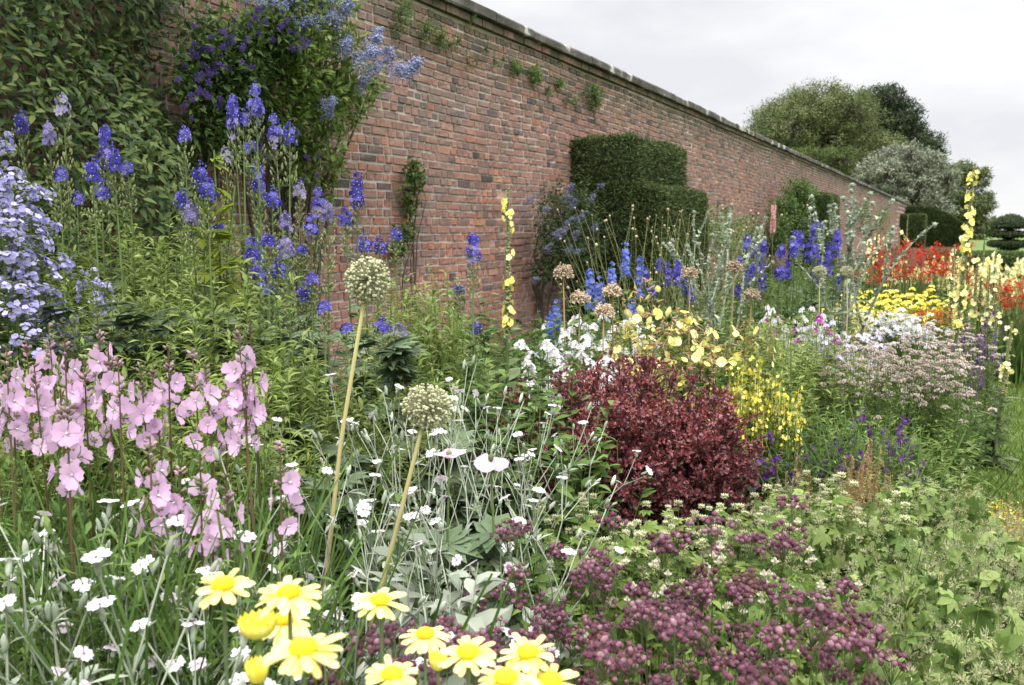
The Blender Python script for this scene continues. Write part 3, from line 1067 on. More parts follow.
# pale milky bellflower
for v in range(3):
    h = 1.5
    ms, ml, mf = MB(), MB(), MB()
    P = np.array([[[0, 0, 0], [.01, .01, h * .4], [0, -.01, h * .75], [0, 0, h]]])
    ms.tubes(P, np.array([[.006, .005, .004, .002]]), 6)
    put_leaves(ml, P, 46, .1, .8, LF_M, .09, .05, (-.2, .6))
    n = 230
    br, d, t = spike_dirs(46, h - .30, h, .0, .0)
    ln = .072 * (1 - .75 * t) + .015
    ends = br + norm(d + np.array([0, 0, .45])) * ln[:, None]
    ms.tubes(curves(br, ends, .08, 4), .0012, 3)
    w_ = rng.integers(len(ends), size=n)
    dd = norm(sphere_dirs(n) + norm(ends - br)[w_] * 1.1)
    fp = ends[w_] + dd * U(.006, .026, n)[:, None]
    mf.inst(FL5, fp, frames_n(dd), U(.007, .0098, n))
    mf.tubes(np.stack([ends[w_], fp], 1), .0006, 3, None, 1)
    mf.tubes(np.stack([br, ends], 1), .0009, 3, None, 1)
    mf.tubes(np.array([[[0, 0, h - .32], [0, 0, h]]]), .0016, 4, None, 1)
    mb2 = MB(); m = 150
    w_ = rng.integers(len(ends), size=m)
    mb2.inst(T_ball(5, 3), ends[w_] + jitn(m, .014), frames_n(sphere_dirs(m)), U(.003, .005, m))
    reg('bellflower', h, [('stem', ms.mesh('stem', STEM_G), None, []), ('foliage', ml.mesh('foliage', G_MID), None, []),
                          ('flower_panicle', mf.mesh('flower_panicle', P_CAMP, STEM_G), None, []), ('buds', mb2.mesh('buds', CAPGREEN), None, [], 'stuff')])

# pink mallow spikes: single flowers are parts
fm = []
for q in range(3):
    f_ = MB()
    f_.inst(T_flower(5, 1.0, .5 + .16 * q, 4, .32, .10, .11, .55), np.zeros((1, 3)), np.eye(3)[None], .027)
    c_ = MB(); c_.inst(BALLJ, np.array([[0, 0, .006]]), np.eye(3)[None], np.array([[.0028, .0028, .006]]))
    k_ = MB(); k_.inst(T_flower(5, .6, .9, 1), np.array([[0, 0, -.006]]), np.eye(3)[None], .011)
    fm.append((f_.mesh('flower', P_PINK), c_.mesh('stamen', P_WHITE), k_.mesh('calyx', CAPGREEN)))
for v in range(5):
    h = 1.05
    ms, ml, mbd = MB(), MB(), MB()
    P = np.array([[[0, 0, 0], [.012, .0, h * .3], [.006, .01, h * .65], [0, 0, h]]])
    ms.tubes(P, np.array([[.0035, .003, .0026, .0012]]), 5)
    put_leaves(ml, P, 26, .05, .72, LF_N, .085, .04, (.2, 1.0))
    nb = 13
    t = U(.93, 1.0, nb); a = np.arange(nb) * 2.4
    d = np.stack([np.cos(a) * .8, np.sin(a) * .8, np.full(nb, .75)], -1)
    p = np.stack([0 * a, 0 * a, h * t], -1)
    sz = .0055 * (1.25 - t) * 3.2
    mbd.inst(BALL, p + norm(d) * (.012 * (1.3 - t) * 2)[:, None], frames_n(d), np.stack([sz * .6, sz * .6, sz * 1.3], -1))
    fl = []
    nf = 5 + v % 4
    for i in range(nf):
        z = h * (.85 + .115 * i / nf) - U(0, .01)
        a = i * 2.2 + U(-.3, .3)
        d = np.array([math.cos(a), math.sin(a), U(-.05, .35)])
        q = np.array([0, 0, z]) + d * .013
        R = frames_n(d[None])[0]
        m = fm[int(rng.integers(3))]
        fl.append(('flower', m[0], mat3(R, q, U(.56, .82)), [('stamen', m[1], None, []), ('calyx', m[2], None, [])]))
    reg('mallow', h, [('stem', ms.mesh('stem', STEM_R), None, []), ('foliage', ml.mesh('foliage', G_MID), None, []), ('buds', mbd.mesh('buds', P_PINKB), None, [], 'stuff')] + fl)

# silver rose campion: forking felted stems, each flower a part
cm = []
for q in range(3):
    f_ = MB()
    f_.inst(T_flower(5, .98, .18 + .16 * q, 4, .34, .17, .09, .58), np.zeros((1, 3)), np.eye(3)[None], .0148)
    f_.inst(T_ball(5, 3), np.array([[0, 0, .002]]), np.eye(3)[None], .0014, np.array([0.]), 1)
    k_ = MB(); k_.inst(BALLJ, np.array([[0, 0, -.011]]), np.eye(3)[None], np.array([[.0042, .0042, .012]]))
    cm.append((f_.mesh('flower', P_BLUSH if q else P_WHITE, P_PINKB), k_.mesh('calyx', G_SILV)))


def fork(p, d, ln, lev, segs, ends, spread=.45):
    q = p + d * ln
    segs.append((p, q, lev))
    if lev == 0:
        ends.append((q, d))
        return
    ax = norm(np.cross(d, rng.normal(size=3)))
    for s_ in (1, -1):
        dd = norm(d + ax * s_ * spread * U(.6, 1.3) + np.array([0, 0, .12]))
        if lev == 1 and U(0, 1) < .2:
            continue
        fork(q, dd, ln * U(.55, .85), lev - 1, segs, ends, spread)


for v in range(6):
    h = .85
    ms, ml = MB(), MB()
    segs, ends = [], []
    for b in range(2):
        d0 = norm(np.array([rng.normal() * .1, rng.normal() * .1, 1]))
        fork(np.array([rng.normal() * .012, rng.normal() * .012, 0]), d0, h * .45, 3, segs, ends, .42)
    zt = max(e[0][2] for e in ends)
    k = h / zt
    A_ = np.array([s_[0] * k for s_ in segs]); B_ = np.array([s_[1] * k for s_ in segs])
    lv = np.array([s_[2] for s_ in segs])
    ms.tubes(curves(A_, B_, .03, 4), (.0013 + .00055 * lv)[:, None] * np.array([[1.1, 1, .95, .9]]), 5)
    nl = len(segs)
    for s_ in (1, -1):   # opposite felted leaves at the joints
        az = U(0, 2 * PI, nl)
        d = np.stack([np.cos(az) * s_, np.sin(az) * s_, U(.3, 1.2, nl)], -1)
        ml.inst(LF_N, B_, frames(d, Zs(nl) + jitn(nl, .3)), (.022 + .016 * lv) * U(.7, 1.2, nl))
    PP = curves(A_[lv == 3], B_[lv == 3], .03, 4)
    put_leaves(ml, PP, 9, .02, .9, LF_N, .11, .05, (.2, 1.0))
    fl = []
    for i, (q, d) in enumerate(ends):
        q = q * k
        u = U(0, 1)
        if u < .56:
            m = cm[int(rng.integers(3))]
            R = frames_n((norm(d) * .6 + np.array([0, 0, .9]) + rng.normal(size=3) * .38)[None])[0]
            fl.append(('flower', m[0], mat3(R, q + np.array([0, 0, .012]), U(.82, 1.12)), [('calyx', m[1], None, [])]))
        else:
            ms.inst(BALLJ, q[None] + .006, frames_n(d[None]), np.array([[.0045, .0045, .013]]))
    reg('campion', h, [('stem', ms.mesh('stem', G_SILV), None, []), ('foliage', ml.mesh('foliage', G_GREY), None, [])] + fl)

# giant onion seed head
for v in range(2):
    h = 1.2
    ms, mr, mc = MB(), MB(), MB()
    ms.tubes(np.array([[[0, 0, 0], [.016, .01, .45], [.012, .012, .85], [0, 0, h - .046]]]), np.array([[.0052, .0047, .0042, .0037]]), 8)
    n = 420
    d = sphere_dirs(n); c = np.array([0, 0, h - .043])
    ln = U(.036, .046, n)
    mr.tubes(np.stack([np.tile(c, (n, 1)) + d * .003, c + d * ln[:, None]], 1), .0006, 3)
    mc.inst(T_ball(5, 3, .2), c + d * ln[:, None], frames_n(d), U(.0024, .0036, n))
    m = 300; j = rng.integers(n, size=m)
    mc.inst(LF_T, c + d[j] * ln[j][:, None] * .93, frames(d[j] + jitn(m, .9), sphere_dirs(m)), U(.005, .008, m))
    reg('onion_head', h, [('stem', ms.mesh('stem', lm('onion_stem', [(.33, .21, .12), (.38, .26, .15)], tip=(.46, .45, .20), tipw=.95, tip_pow=1.2, transl=0)), None, []),
                          ('seed_head', mc.mesh('seed_head', P_ALL), None, [('flower_stalks', mr.mesh('flower_stalks', P_ALL), None, [], 'stuff')])])

# dried tan globe head on a tall stem
for v in range(2):
    h = 1.0
    ms, mc = MB(), MB()
    ms.tubes(np.array([[[0, 0, 0], [.01, 0, .5], [0, 0, h - .035]]]), .004, 5)
    n = 260; d = sphere_dirs(n); d[:, 2] = np.abs(d[:, 2]) - .35; d = norm(d)
    c = np.array([0, 0, h - .035])
    mc.tubes(np.stack([np.tile(c, (n, 1)), c + d * U(.02, .05, n)[:, None]], 1), .0012, 3)
    mc.inst(T_ball(5, 3, .2), c + d * U(.02, .05, n)[:, None], frames_n(d), U(.003, .0055, n))
    reg('tan_head', h, [('stem', ms.mesh('stem', G_STRAW), None, []), ('seed_head', mc.mesh('seed_head', P_TAN), None, [])])

# yellow daisies
yq = np.array([0, .2, .45, .7, .88, .97, 1.0]); wq = np.array([.08, .12, .155, .17, .155, .10, .04]); zq_ = -.14 * yq ** 2
T_pet = (np.concatenate([np.stack([-wq, yq, zq_ + .2 * wq], -1), np.stack([0 * yq, yq, zq_], -1), np.stack([wq, yq, zq_ + .2 * wq], -1)]),
         [np.array([[i, i + 7, i + 8, i + 1] for i in range(6)] + [[i + 7, i + 14, i + 15, i + 8] for i in range(6)])], np.tile(yq, 3))
for v in range(4):
    h = .9
    np_ = 20 + v
    ms, mp, md, ml = MB(), MB(), MB(), MB()
    ms.tubes(np.array([[[0, 0, 0], [.006, 0, h * .4], [.002, 0, h * .8], [0, 0, h - .006]]]), np.array([[.0026, .0024, .002, .0018]]), 6)
    a = np.arange(np_) / np_ * 2 * PI + rng.normal(size=np_) * .06
    dr = rng.normal(size=np_) * .17
    d = np.stack([np.cos(a), np.sin(a), .02 - .16 * (v == 2) + dr], -1)
    pet = T_pet
    mp.inst(pet, np.stack([np.cos(a) * .006, np.sin(a) * .006, h - .004 + rng.normal(size=np_) * .001], -1), frames(d, Zs(np_) + jitn(np_, .12)), np.stack([U(.85, 1.15, np_) * .0205, U(.8, 1.1, np_) * .0208, np.full(np_, .02)], -1))
    n = 320
    rr = np.sqrt((np.arange(n) + .5) / n); aa = np.arange(n) * 2.39996
    p = np.stack([np.cos(aa) * rr * .0092, np.sin(aa) * rr * .0092, h - .003 + .0052 * np.sqrt(1 - .96 * rr ** 2)], -1)
    md.inst(T_ball(5, 3), p, frames_n(np.stack([np.cos(aa) * rr, np.sin(aa) * rr, np.full(n, .8)], -1)), np.array([[.0008, .0008, .0013]]) * np.ones((n, 1)), 1 - rr * U(.3, 1, n))
    md.inst(T_ball(14, 8), np.array([[0, 0, h - .004]]), np.eye(3)[None], np.array([[.0088, .0088, .0052]]), np.array([.2]))
    k_ = MB(); k_.inst(T_ball(10, 6), np.array([[0, 0, h - .007]]), np.eye(3)[None], np.array([[.0072, .0072, .004]]))
    P = np.array([[[0, 0, 0], [.006, 0, h * .4], [0, 0, h * .8]]])
    fern = merge([rotz(T_leaf(.2, 1, .2, 0), s_ * .8, .4, (0, y_, 0)) for y_ in (.15, .35, .55, .75) for s_ in (-1, 1)] + [T_leaf(.1, 2, .2, .1)])
    put_leaves(ml, P, 20, .05, .85, fern, .07, .045, (.1, .9))
    reg('daisy', h, [('stem', ms.mesh('stem', lm('stem_grey_green', [(.13, .17, .09), (.18, .22, .12)], transl=0)), None, []), ('foliage', ml.mesh('foliage', G_MID), None, []),
                     ('flower_head', mp.mesh('flower_head', P_YELP), None, [('disc', md.mesh('disc', P_DISC), None, []), ('calyx', k_.mesh('calyx', CAPGREEN), None, [])])])
ms, mp, md = MB(), MB(), MB()
h = .9
ms.tubes(np.array([[[0, 0, 0], [.004, 0, .5], [0, 0, h - .006]]]), .0019, 6)
n = 16; a = np.arange(n) / n * 2 * PI
mp.inst(T_leaf(.45, 3, .3, -.5, .6, .5), np.stack([np.cos(a) * .007, np.sin(a) * .007, np.full(n, h - .006)], -1), frames(np.stack([np.cos(a) * .9, np.sin(a) * .9, np.ones(n)], -1), np.stack([-np.cos(a), -np.sin(a), np.ones(n)], -1)), .0135)
md.inst(T_ball(12, 7), np.array([[0, 0, h - .002]]), np.eye(3)[None], np.array([[.0075, .0075, .006]]))
reg('daisy_bud', h, [('stem', ms.mesh('stem', STEM_G), None, []), ('flower_bud', mp.mesh('flower_bud', P_YEL), None, [('disc', md.mesh('disc', P_DISC), None, [])])])

# pale pink poppy with blue-green leaves
for v in range(2):
    h = .95
    ms, mf, ml, mc = MB(), MB(), MB(), MB()
    P = np.array([[[0, 0, 0], [.01, 0, h * .4], [.005, .004, h * .75], [0, 0, h - .03]]])
    ms.tubes(P, np.array([[.0045, .004, .003, .0022]]), 6)
    T = T_flower(4, 1.35, .55 if v else .75, 6, .75 if v else .45, .05, .22, .6)
    mf.inst(T, np.array([[0, 0, h - .03]]), frames_n(np.array([[.1, -.1, 1.]])), .038)
    put_leaves(ml, P, 24, .1, .72, T_palm(5, 1.0, .5, .3, 2, False), .17, .09, (-.1, .9))
    mc.inst(BALLJ, np.array([[0, 0, h - .018]]), np.eye(3)[None], np.array([[.007, .007, .010]]))
    reg('poppy', h, [('stem', ms.mesh('stem', STEM_G), None, []), ('foliage', ml.mesh('foliage', G_BLUE), None, []), ('flower', mf.mesh('flower', lm('petal_poppy', [(.62, .40, .55), (.70, .48, .62)], tip=(.66, .44, .60), transl=.4)), None, [('seed_capsule', mc.mesh('seed_capsule', CAPGREEN), None, [])])])

# dusky purple button-headed herb: plants with domed clusters of little round heads
for v in range(6):
    h = .72
    mlt = G_YEL
    nst = 7
    st, fo, P = leafy_clump(h, .18, nst, 16, LF_M, .075, .035, STEM_G, mlt, (-.1, .7), .1, .04, .19, .26, .0018, t1=.8)
    parts = [('stem', st, None, []), ('foliage', fo, None, [])]
    for i in range(nst):
        tp = P[i, -1]
        mc, mk = MB(), MB()
        n = int(rng.integers(17, 28))
        r = U(.026, .046)
        q = disk(n, r, .55)
        q[:, 2] = -.10 * (q[:, 0] ** 2 + q[:, 1] ** 2) / r + rng.normal(size=n) * .005
        mk.tubes(curves(np.tile([[0, 0, -.038]], (n, 1)), q, .06, 4), .0005, 3)
        s_ = U(.0045, .0078, n)
        mc.inst(BALLJ, q, frames_n(Zs(n) + jitn(n, .25)), np.stack([s_, s_, s_ * .6], -1) * .86)
        m = n * 44; j = rng.integers(n, size=m); dd = sphere_dirs(m); dd[:, 2] = np.abs(dd[:, 2]) * 1.0 - .15
        mc.inst(LF_T, q[j] + dd * s_[j][:, None] * .8, frames(dd + jitn(m, .5), sphere_dirs(m)), U(.0018, .0038, m), np.clip(U(0, 1, n)[j] * .5 + .5 * U(0, 1, m), 0, 1))
        c_ = mc.mesh('flower_cluster', P_RUST if (v == 5 and i < 4) else P_MAUVE)
        parts.append(('flower_cluster', c_, Matrix.Translation(tuple(tp)), [('cluster_stalks', mk.mesh('cluster_stalks', STEM_G), None, [], 'stuff')]))
    reg('button_herb', h, parts)

# pale masterwort: creamy and green fluffy heads
PS = lm('bract_pale_green', [(.28, .33, .14), (.40, .43, .23), (.50, .50, .33)], tip=(.55, .47, .36), tipw=.5, transl=.2, rough=.9)
for kind, mt_, npl in (('masterwort', PS, 4), ('masterwort_cream', P_CREAM, 2)):
    for v in range(npl):
        h = .6
        nst = 10 if kind == 'masterwort' else 5
        st, fo, P = leafy_clump(h, .18, nst, 9, PALM5, .075, .035, STEM_G, G_YEL, (-.1, .6), .2, .05, .17, .25, .0016)
        mc = MB()
        cs = P[:, -1]
        cs = np.concatenate([cs, cs[:4] + jitn(4, .022) - np.array([0, 0, .03])])
        for c in cs:
            n = 34
            d = sphere_dirs(n); d[:, 2] = np.abs(d[:, 2]) - .1
            mc.tubes(np.stack([np.tile(c, (n, 1)), c + d * .0105], 1), .0005, 3)
            mc.inst(T_ball(4, 3), c + d * .0105, frames_n(d), U(.0012, .0024, n))
            a = np.arange(11) / 11 * 2 * PI
            mc.inst(T_leaf(.35, 2, .2, .1), np.tile(c - [0, 0, .002], (11, 1)), frames(np.stack([np.cos(a), np.sin(a), np.full(11, .35 if kind == 'masterwort_cream' else 1.1)], -1), Zs(11)), .026 if kind == 'masterwort_cream' else .018)
        reg(kind, h, [('stem', st, None, []), ('foliage', fo, None, []), ('flower_heads', mc.mesh('flower_heads', mt_), None, [], 'stuff')])

CRANE = [T_palm(5, 1.5, .55, .22, 3, False), T_palm(5, 1.7, .5, .3, 3, False), T_palm(7, 1.8, .42, .25, 3, False)]
# cranesbill mound: soft lobed leaves, pinkish seed tufts
for v in range(6):
    h = .46
    b = disk(150, .10); t = disk(150, .27, .5)
    t[:, 2] = h * (1 - .55 * (np.linalg.norm(t[:, :2], axis=1) / .27) ** 2) * U(.68, 1.0, 150)
    P = curves(b, t, .1, 5)
    ms, ml, mc = MB(), MB(), MB()
    ms.tubes(P, .0011, 3)
    n = 150
    for q in range(3):
        m = rng.integers(3, size=n) == q
        o = P[m, -1]
        nn = norm(o * np.array([1.2, 1.2, 0]) + np.array([0, 0, .5])) + jitn(m.sum(), .55)
        d = o * np.array([1, 1, 0]) + jitn(m.sum(), .1) + np.array([0, 0, -.04])
        ml.inst(CRANE[q], o, frames(d, nn), U(.024, .046, m.sum()))
    put_leaves(ml, P, 4, .25, .95, CRANE, .058, .036, (-.3, .7))
    tc_ = t[rng.integers(150, size=170)] * np.array([1.02, 1.02, 1.04]) + np.array([0, 0, .016]) + jitn(170, .014)
    for c in tc_:
        n = 26
        d = norm(rng.normal(size=(n, 3)) * 1.0 + np.array([0, 0, .8]))
        mc.inst(LF_T, np.tile(c, (n, 1)) + d * U(.002, .009, n)[:, None], frames(d, sphere_dirs(n)), U(.004, .0085, n))
    reg('cranesbill', h, [('stem', ms.mesh('stem', STEM_G), None, []), ('foliage', ml.mesh('foliage', lm('leaf_cranesbill', [(.10, .17, .042), (.165, .24, .065), (.26, .33, .11)], var=.18)), None, []),
                          ('seed_tufts', mc.mesh('seed_tufts', lm('tuft_pinkish', [(.23, .30, .12), (.32, .37, .17), (.40, .40, .23), (.48, .39, .30)], transl=.2, rough=.9)), None, [], 'stuff')])

# generic leafy plants that fill the border
for v in range(4):
    st, fo, P = leafy_clump(1.0, .19, 19, 120, T_leaf(.27, 2, .3, .25), .06, .034, STEM_G, lm('leaf_feathery', [(.14, .20, .045), (.225, .29, .075), (.33, .385, .14)], transl=.4), (.0, 1.0), .15, .05, .19, .25, .0022)
    reg('fine', 1.0, [('stem', st, None, []), ('foliage', fo, None, [])])
for v in range(3):
    st, fo, P = leafy_clump(1.0, .20, 13, 26, LF_M, .09, .05, STEM_G, G_MID, (-.2, .8), .15, .06, .24, .35, .0025)
    reg('leafy', 1.0, [('stem', st, None, []), ('foliage', fo, None, [])])
for v in range(3):
    st, fo, P = leafy_clump(1.0, .20, 10, 15, PALM, .13, .075, STEM_G, G_BLUE, (-.2, .6), .2, .06, .26, .4, .0025)
    reg('lobed', 1.0, [('stem', st, None, []), ('foliage', fo, None, [])])
for v in range(3):
    ml, ms = MB(), MB()
    n = 55
    b = disk(n, .11); d = norm(b * 3 + jitn(n, .22) + np.array([0, 0, 1.0]))
    ml.inst(T_blade(.007, 5, .4), b, frames(d, b + jitn(n, .05) + 1e-4), U(.4, .95, n))
    st, fo, P = leafy_clump(.98, .17, 22, 44, LF_N, .07, .038, STEM_G, G_MID, (.3, 1.2), .1, .06, .16, .3, .002)
    reg('grassy', 1.0, [('stem', st, None, []), ('foliage', fo, None, []), ('blades', ml.mesh('blades', G_MID), None, [], 'stuff')])
for v in range(2):
    st, fo, P = leafy_clump(.7, .17, 11, 17, T_leaf(.5, 3, .25, .3, .7), .11, .05, G_SILV, G_GREY, (-.2, .9), .1, .07, .2, .3, .002)
    reg('felted', .7, [('stem', st, None, []), ('foliage', fo, None, [])])
for v in range(2):
    st, fo, P = leafy_clump(.6, .22, 16, 17, LF_N, .09, .05, STEM_G, G_YEL, (-.1, .8), .15, .08, .27, .4, .002)
    reg('sprawly', .6, [('stem', st, None, []), ('foliage', fo, None, [])])


# generic flowering clumps
def flowering(kind, h, r, nst, per, T, s0, s1, mstem, mleaf, mflow, head, nv=3, hv=.25, el=(0, .9), topr=None, sr=.0025, name='flower_head', merged=True, bend=.06):
    for v in range(nv):
        st, fo, P = leafy_clump(h, r, nst, per, T, s0, s1, mstem, mleaf, el, .12, bend, topr, hv, sr)
        parts = [('stem', st, None, []), ('foliage', fo, None, [])]
        if merged:
            mf = MB()
            for i in range(len(P)):
                head(mf, P[i, -1], norm(P[i, -1] - P[i, -2]))
            parts.append((name, mf.mesh(name, *mflow), None, [], 'stuff'))
        else:
            for i in range(len(P)):
                mf = MB()
                head(mf, np.zeros(3), norm(P[i, -1] - P[i, -2]))
                parts.append((name, mf.mesh(name, *mflow), Matrix.Translation(tuple(P[i, -1])), []))
        reg(kind, h, parts)


def hd_dome(T, n, r, s, flat=.5, mi2=0, face=1.0):
    def f(mb, c, ax):
        q = disk(n, r)
        q[:, 2] = r * flat * (1 - (np.linalg.norm(q[:, :2], axis=1) / r) ** 2) + rng.normal(size=n) * r * .06
        nn = q * np.array([1.2, 1.2, 0]) / r + np.array([0, 0, face]) + jitn(n, .25)
        mb.inst(T, c + q, frames_n(nn), U(.8, 1.2, n) * s)
    return f


def hd_spray(T, n, ln, r, s, droop=0.):
    def f(mb, c, ax):
        t = U(0, 1, n); a = U(0, 2 * PI, n)
        R = r * (1 - .6 * t)
        q = np.stack([np.cos(a) * R, np.sin(a) * R, -ln * (1 - t)], -1)
        nn = np.stack([np.cos(a), np.sin(a), U(-.1 - droop, .8 - droop, n)], -1)
        mb.inst(T, c + q, frames_n(nn), U(.75, 1.2, n) * s)
        mb.tubes(np.stack([np.tile(c, (n, 1)) + q * np.array([0, 0, 1.05]), c + q], 1), .0007, 3)
        mb.tubes(np.array([[c - [0, 0, ln * 1.06], c]]), .0012, 3)
    return f


flowering('phlox_white', .75, .16, 9, 20, LF_N, .08, .05, STEM_G, G_MID, (P_WHITE,), hd_dome(FL5S, 17, .032, .0125, .8), 3, name='flower_cluster', merged=False)
flowering('loosestrife', .85, .15, 13, 24, LF_M, .06, .035, STEM_G, G_YEL, (P_YEL,), hd_spray(FL5S, 11, .24, .036, .0095), 3, name='flower_spike', merged=False)
flowering('yellow_mass', .65, .26, 30, 10, LF_N, .06, .04, STEM_G, G_YEL, (P_YEL, ), hd_dome(FL5T, 9, .034, .012, .4), 3, .35, name='flowers')
flowering('white_mass', .65, .22, 24, 10, LF_N, .06, .04, STEM_G, G_MID, (P_WHITE,), hd_dome(FL5T, 16, .036, .010, .35), 3, .3, name='flowers')
flowering('lilac_mass', .65, .22, 24, 10, LF_N, .06, .04, STEM_G, G_MID, (lm('petal_lilac_white', [(.5, .48, .66), (.62, .6, .74), (.75, .74, .8)], transl=.3),), hd_dome(FL5T, 14, .03, .010, .35), 2, .3, name='flowers')
flowering('rose_mass', .62, .24, 34, 12, LF_N, .05, .03, STEM_G, G_YEL, (P_DUSK,), hd_dome(BALL, 18, .026, .0045, .3), 4, .28, name='flowers')
for v in range(3):
    mlb, mf, ms = MB(), MB(), MB()
    n = 70
    b = disk(n, .10); d = norm(b * 2.2 + jitn(n, .13) + np.array([0, 0, 1.0]))
    mlb.inst(T_blade(.036, 5, .28), b, frames(d, b + jitn(n, .05) + 1e-4), U(.35, .62, n))
    nb = 12
    b = disk(nb, .08); t = disk(nb, .34); t[:, 2] = U(.66, .9, nb)
    P = curves(b, t, .08, 6); ms.tubes(P, .002, 3)
    for i in range(nb):
        m = 8
        q, tan = along(P[i:i + 1], np.zeros(m, int), U(.90, 1, m)); q = q + jitn(m, .03) * np.array([1, 1, .5])
        mf.inst(T_flower(6, .45, .9, 2, .3), q + np.array([0, 0, .008]), frames_n(jitn(m, .6) + np.array([0, 0, .8])), U(.014, .024, m))
    reg('red_mass', .9, [('stem', ms.mesh('stem', STEM_R), None, []), ('blades', mlb.mesh('blades', G_MID), None, [], 'stuff'), ('flowers', mf.mesh('flowers', P_RED), None, [], 'stuff')])
    mf2 = MB()
    for i in range(nb):
        m = 8
        q, tan = along(P[i:i + 1], np.zeros(m, int), U(.90, 1, m)); q = q + jitn(m, .03) * np.array([1, 1, .5])
        mf2.inst(T_flower(6, .45, .9, 2, .3), q + np.array([0, 0, .008]), frames_n(jitn(m, .6) + np.array([0, 0, .8])), U(.014, .024, m))
    reg('orange_mass', .9, [KIND['red_mass'][-1][1][0], KIND['red_mass'][-1][1][1], ('flowers', mf2.mesh('flowers', P_ORANGE), None, [], 'stuff')])
flowering('penstemon', .6, .15, 9, 24, LF_N, .07, .035, STEM_R, G_MID, (P_PURP,), hd_spray(T_flower(5, .7, 1.1, 2, .3), 4, .10, .015, .0125, .3), 3, .35, name='flower_spike', merged=False, bend=.1)
flowering('dry_stems', .65, .13, 16, 6, LF_N, .04, .02, G_DRY, G_DRY, (G_DRY,), hd_spray(LF_T, 26, .13, .02, .016), 3, .4, name='dead_flowers', bend=.12, sr=.0016)
flowering('magenta', .75, .08, 3, 20, LF_N, .08, .05, STEM_G, G_MID, (P_MAG,), hd_dome(FL5S, 17, .03, .013, .8), 2, name='flower_cluster', merged=False)
flowering('soft_pink', .75, .07, 2, 20, LF_N, .08, .05, STEM_G, G_MID, (P_PINK,), hd_dome(FL5S, 17, .03, .013, .8), 2, name='flower_cluster', merged=False)
flowering('lemon_mass', .75, .2, 14, 16, LF_M, .06, .04, STEM_G, G_YEL, (P_YELL,), hd_spray(FL5S, 16, .16, .03, .018), 3, .3, name='flowers')

# evening primrose
for v in range(4):
    h = .95
    nst = 3
    st, fo, P = leafy_clump(h, .12, nst, 34, LF_N, .11, .05, STEM_R, G_MID, (-.1, .8), .1, .05, .14, .15, .003)
    parts = [('stem', st, None, []), ('foliage', fo, None, [])]
    mbu = MB()
    for i in range(nst):
        c = P[i, -1]
        for q in range(4):
            f_ = MB()
            d = norm(np.array([rng.normal() * .7, rng.normal() * .7, .8]))
            f_.inst(FL4, np.zeros((1, 3)), frames_n(d[None]), .024 if U(0, 1) < .65 else .017)
            o = c + np.array([rng.normal() * .05, rng.normal() * .05, U(-.13, .0)])
            parts.append(('flower', f_.mesh('flower', P_PRIM), Matrix.Translation(tuple(o)), []))
            mbu.tubes(np.stack([c[None] - [0, 0, .06], o[None]], 1), .0014, 3)
        n = 11
        d = norm(rng.normal(size=(n, 3)) + np.array([0, 0, .5]))
        o = c + np.array([0, 0, -.03]) + jitn(n, .03)
        mbu.inst(BALL, o + d * .01, frames_n(d), np.stack([np.full(n, .0038), np.full(n, .0038), U(.012, .022, n)], -1))
    parts.append(('buds', mbu.mesh('buds', lm('bud_flushed', [(.20, .20, .07), (.34, .22, .12), (.40, .28, .18)], transl=.1)), None, [], 'stuff'))
    reg('primrose', h, parts)

# mullein
MULL_L = lm('leaf_mullein', [(.10, .14, .06), (.15, .19, .09), (.21, .25, .14)], rough=.9, spec=.1)


def mk_mull(kind, h, f0, f1, dens, fs, rad=.03, basal=10, bl=.3):
    ms, ml, mf, mbd = MB(), MB(), MB(), MB()
    P = np.array([[[0, 0, 0], [.01, .0, h * .35], [.0, .008, h * .7], [0, 0, h]]])
    ms.tubes(P, np.array([[.011, .009, .007, .003]]), 7)
    n = int((f1 - f0) * h * dens)
    nb = int((1 - f0) * h * 520)
    p, d, t = spike_dirs(nb, h * f0, h, .013, .004)
    mbd.inst(BALL, p, frames_n(d), U(.004, .0075, nb) * (1.1 - .5 * t))
    # open flowers in loose groups
    cen = U(f0, f1, max(n // 3, 2)); a0 = U(0, 2 * PI, len(cen))
    j = rng.integers(len(cen), size=n)
    z = h * cen[j] + rng.normal(size=n) * .018; a = a0[j] + rng.normal(size=n) * .7
    d = np.stack([np.cos(a), np.sin(a), U(-.1, .4, n)], -1)
    fp = np.stack([np.cos(a) * rad * .7, np.sin(a) * rad * .7, z], -1)
    mf.inst(FL5, fp, frames_n(d + jitn(n, .2)), U(.55, 1.25, n) * fs)
    mf.tubes(np.stack([fp * np.array([0, 0, 1]), fp], 1), .001, 3, None, 1)
    mf.tubes(np.array([[[0, 0, h * f0 - .03], [0, 0, h * f1 + .03]]]), .0035, 4, None, 1)
    put_leaves(ml, P, 22, .04, f0, T_leaf(.42, 4, .25, .35, .7), bl, .08, (.0, .8))
    az = U(0, 2 * PI, basal); e = U(.1, .9, basal)
    d = np.stack([np.cos(az) * np.cos(e), np.sin(az) * np.cos(e), np.sin(e)], -1)
    ml.inst(T_leaf(.42, 5, .25, .5, .7), np.tile([[0, 0, .03]], (basal, 1)), frames(d, Zs(basal) + jitn(basal, .1)), U(.7, 1.1, basal) * bl * 1.3)
    reg(kind, h, [('stem', ms.mesh('stem', MULL_L), None, []), ('foliage', ml.mesh('foliage', MULL_L), None, []),
                  ('buds', mbd.mesh('buds', lm('bud_mullein', [(.22, .24, .10), (.34, .34, .16)], transl=.1)), None, [], 'stuff'), ('flower_spike', mf.mesh('flower_spike', P_PRIM if kind != 'mull_far' else P_YELL, MULL_L), None, [])])


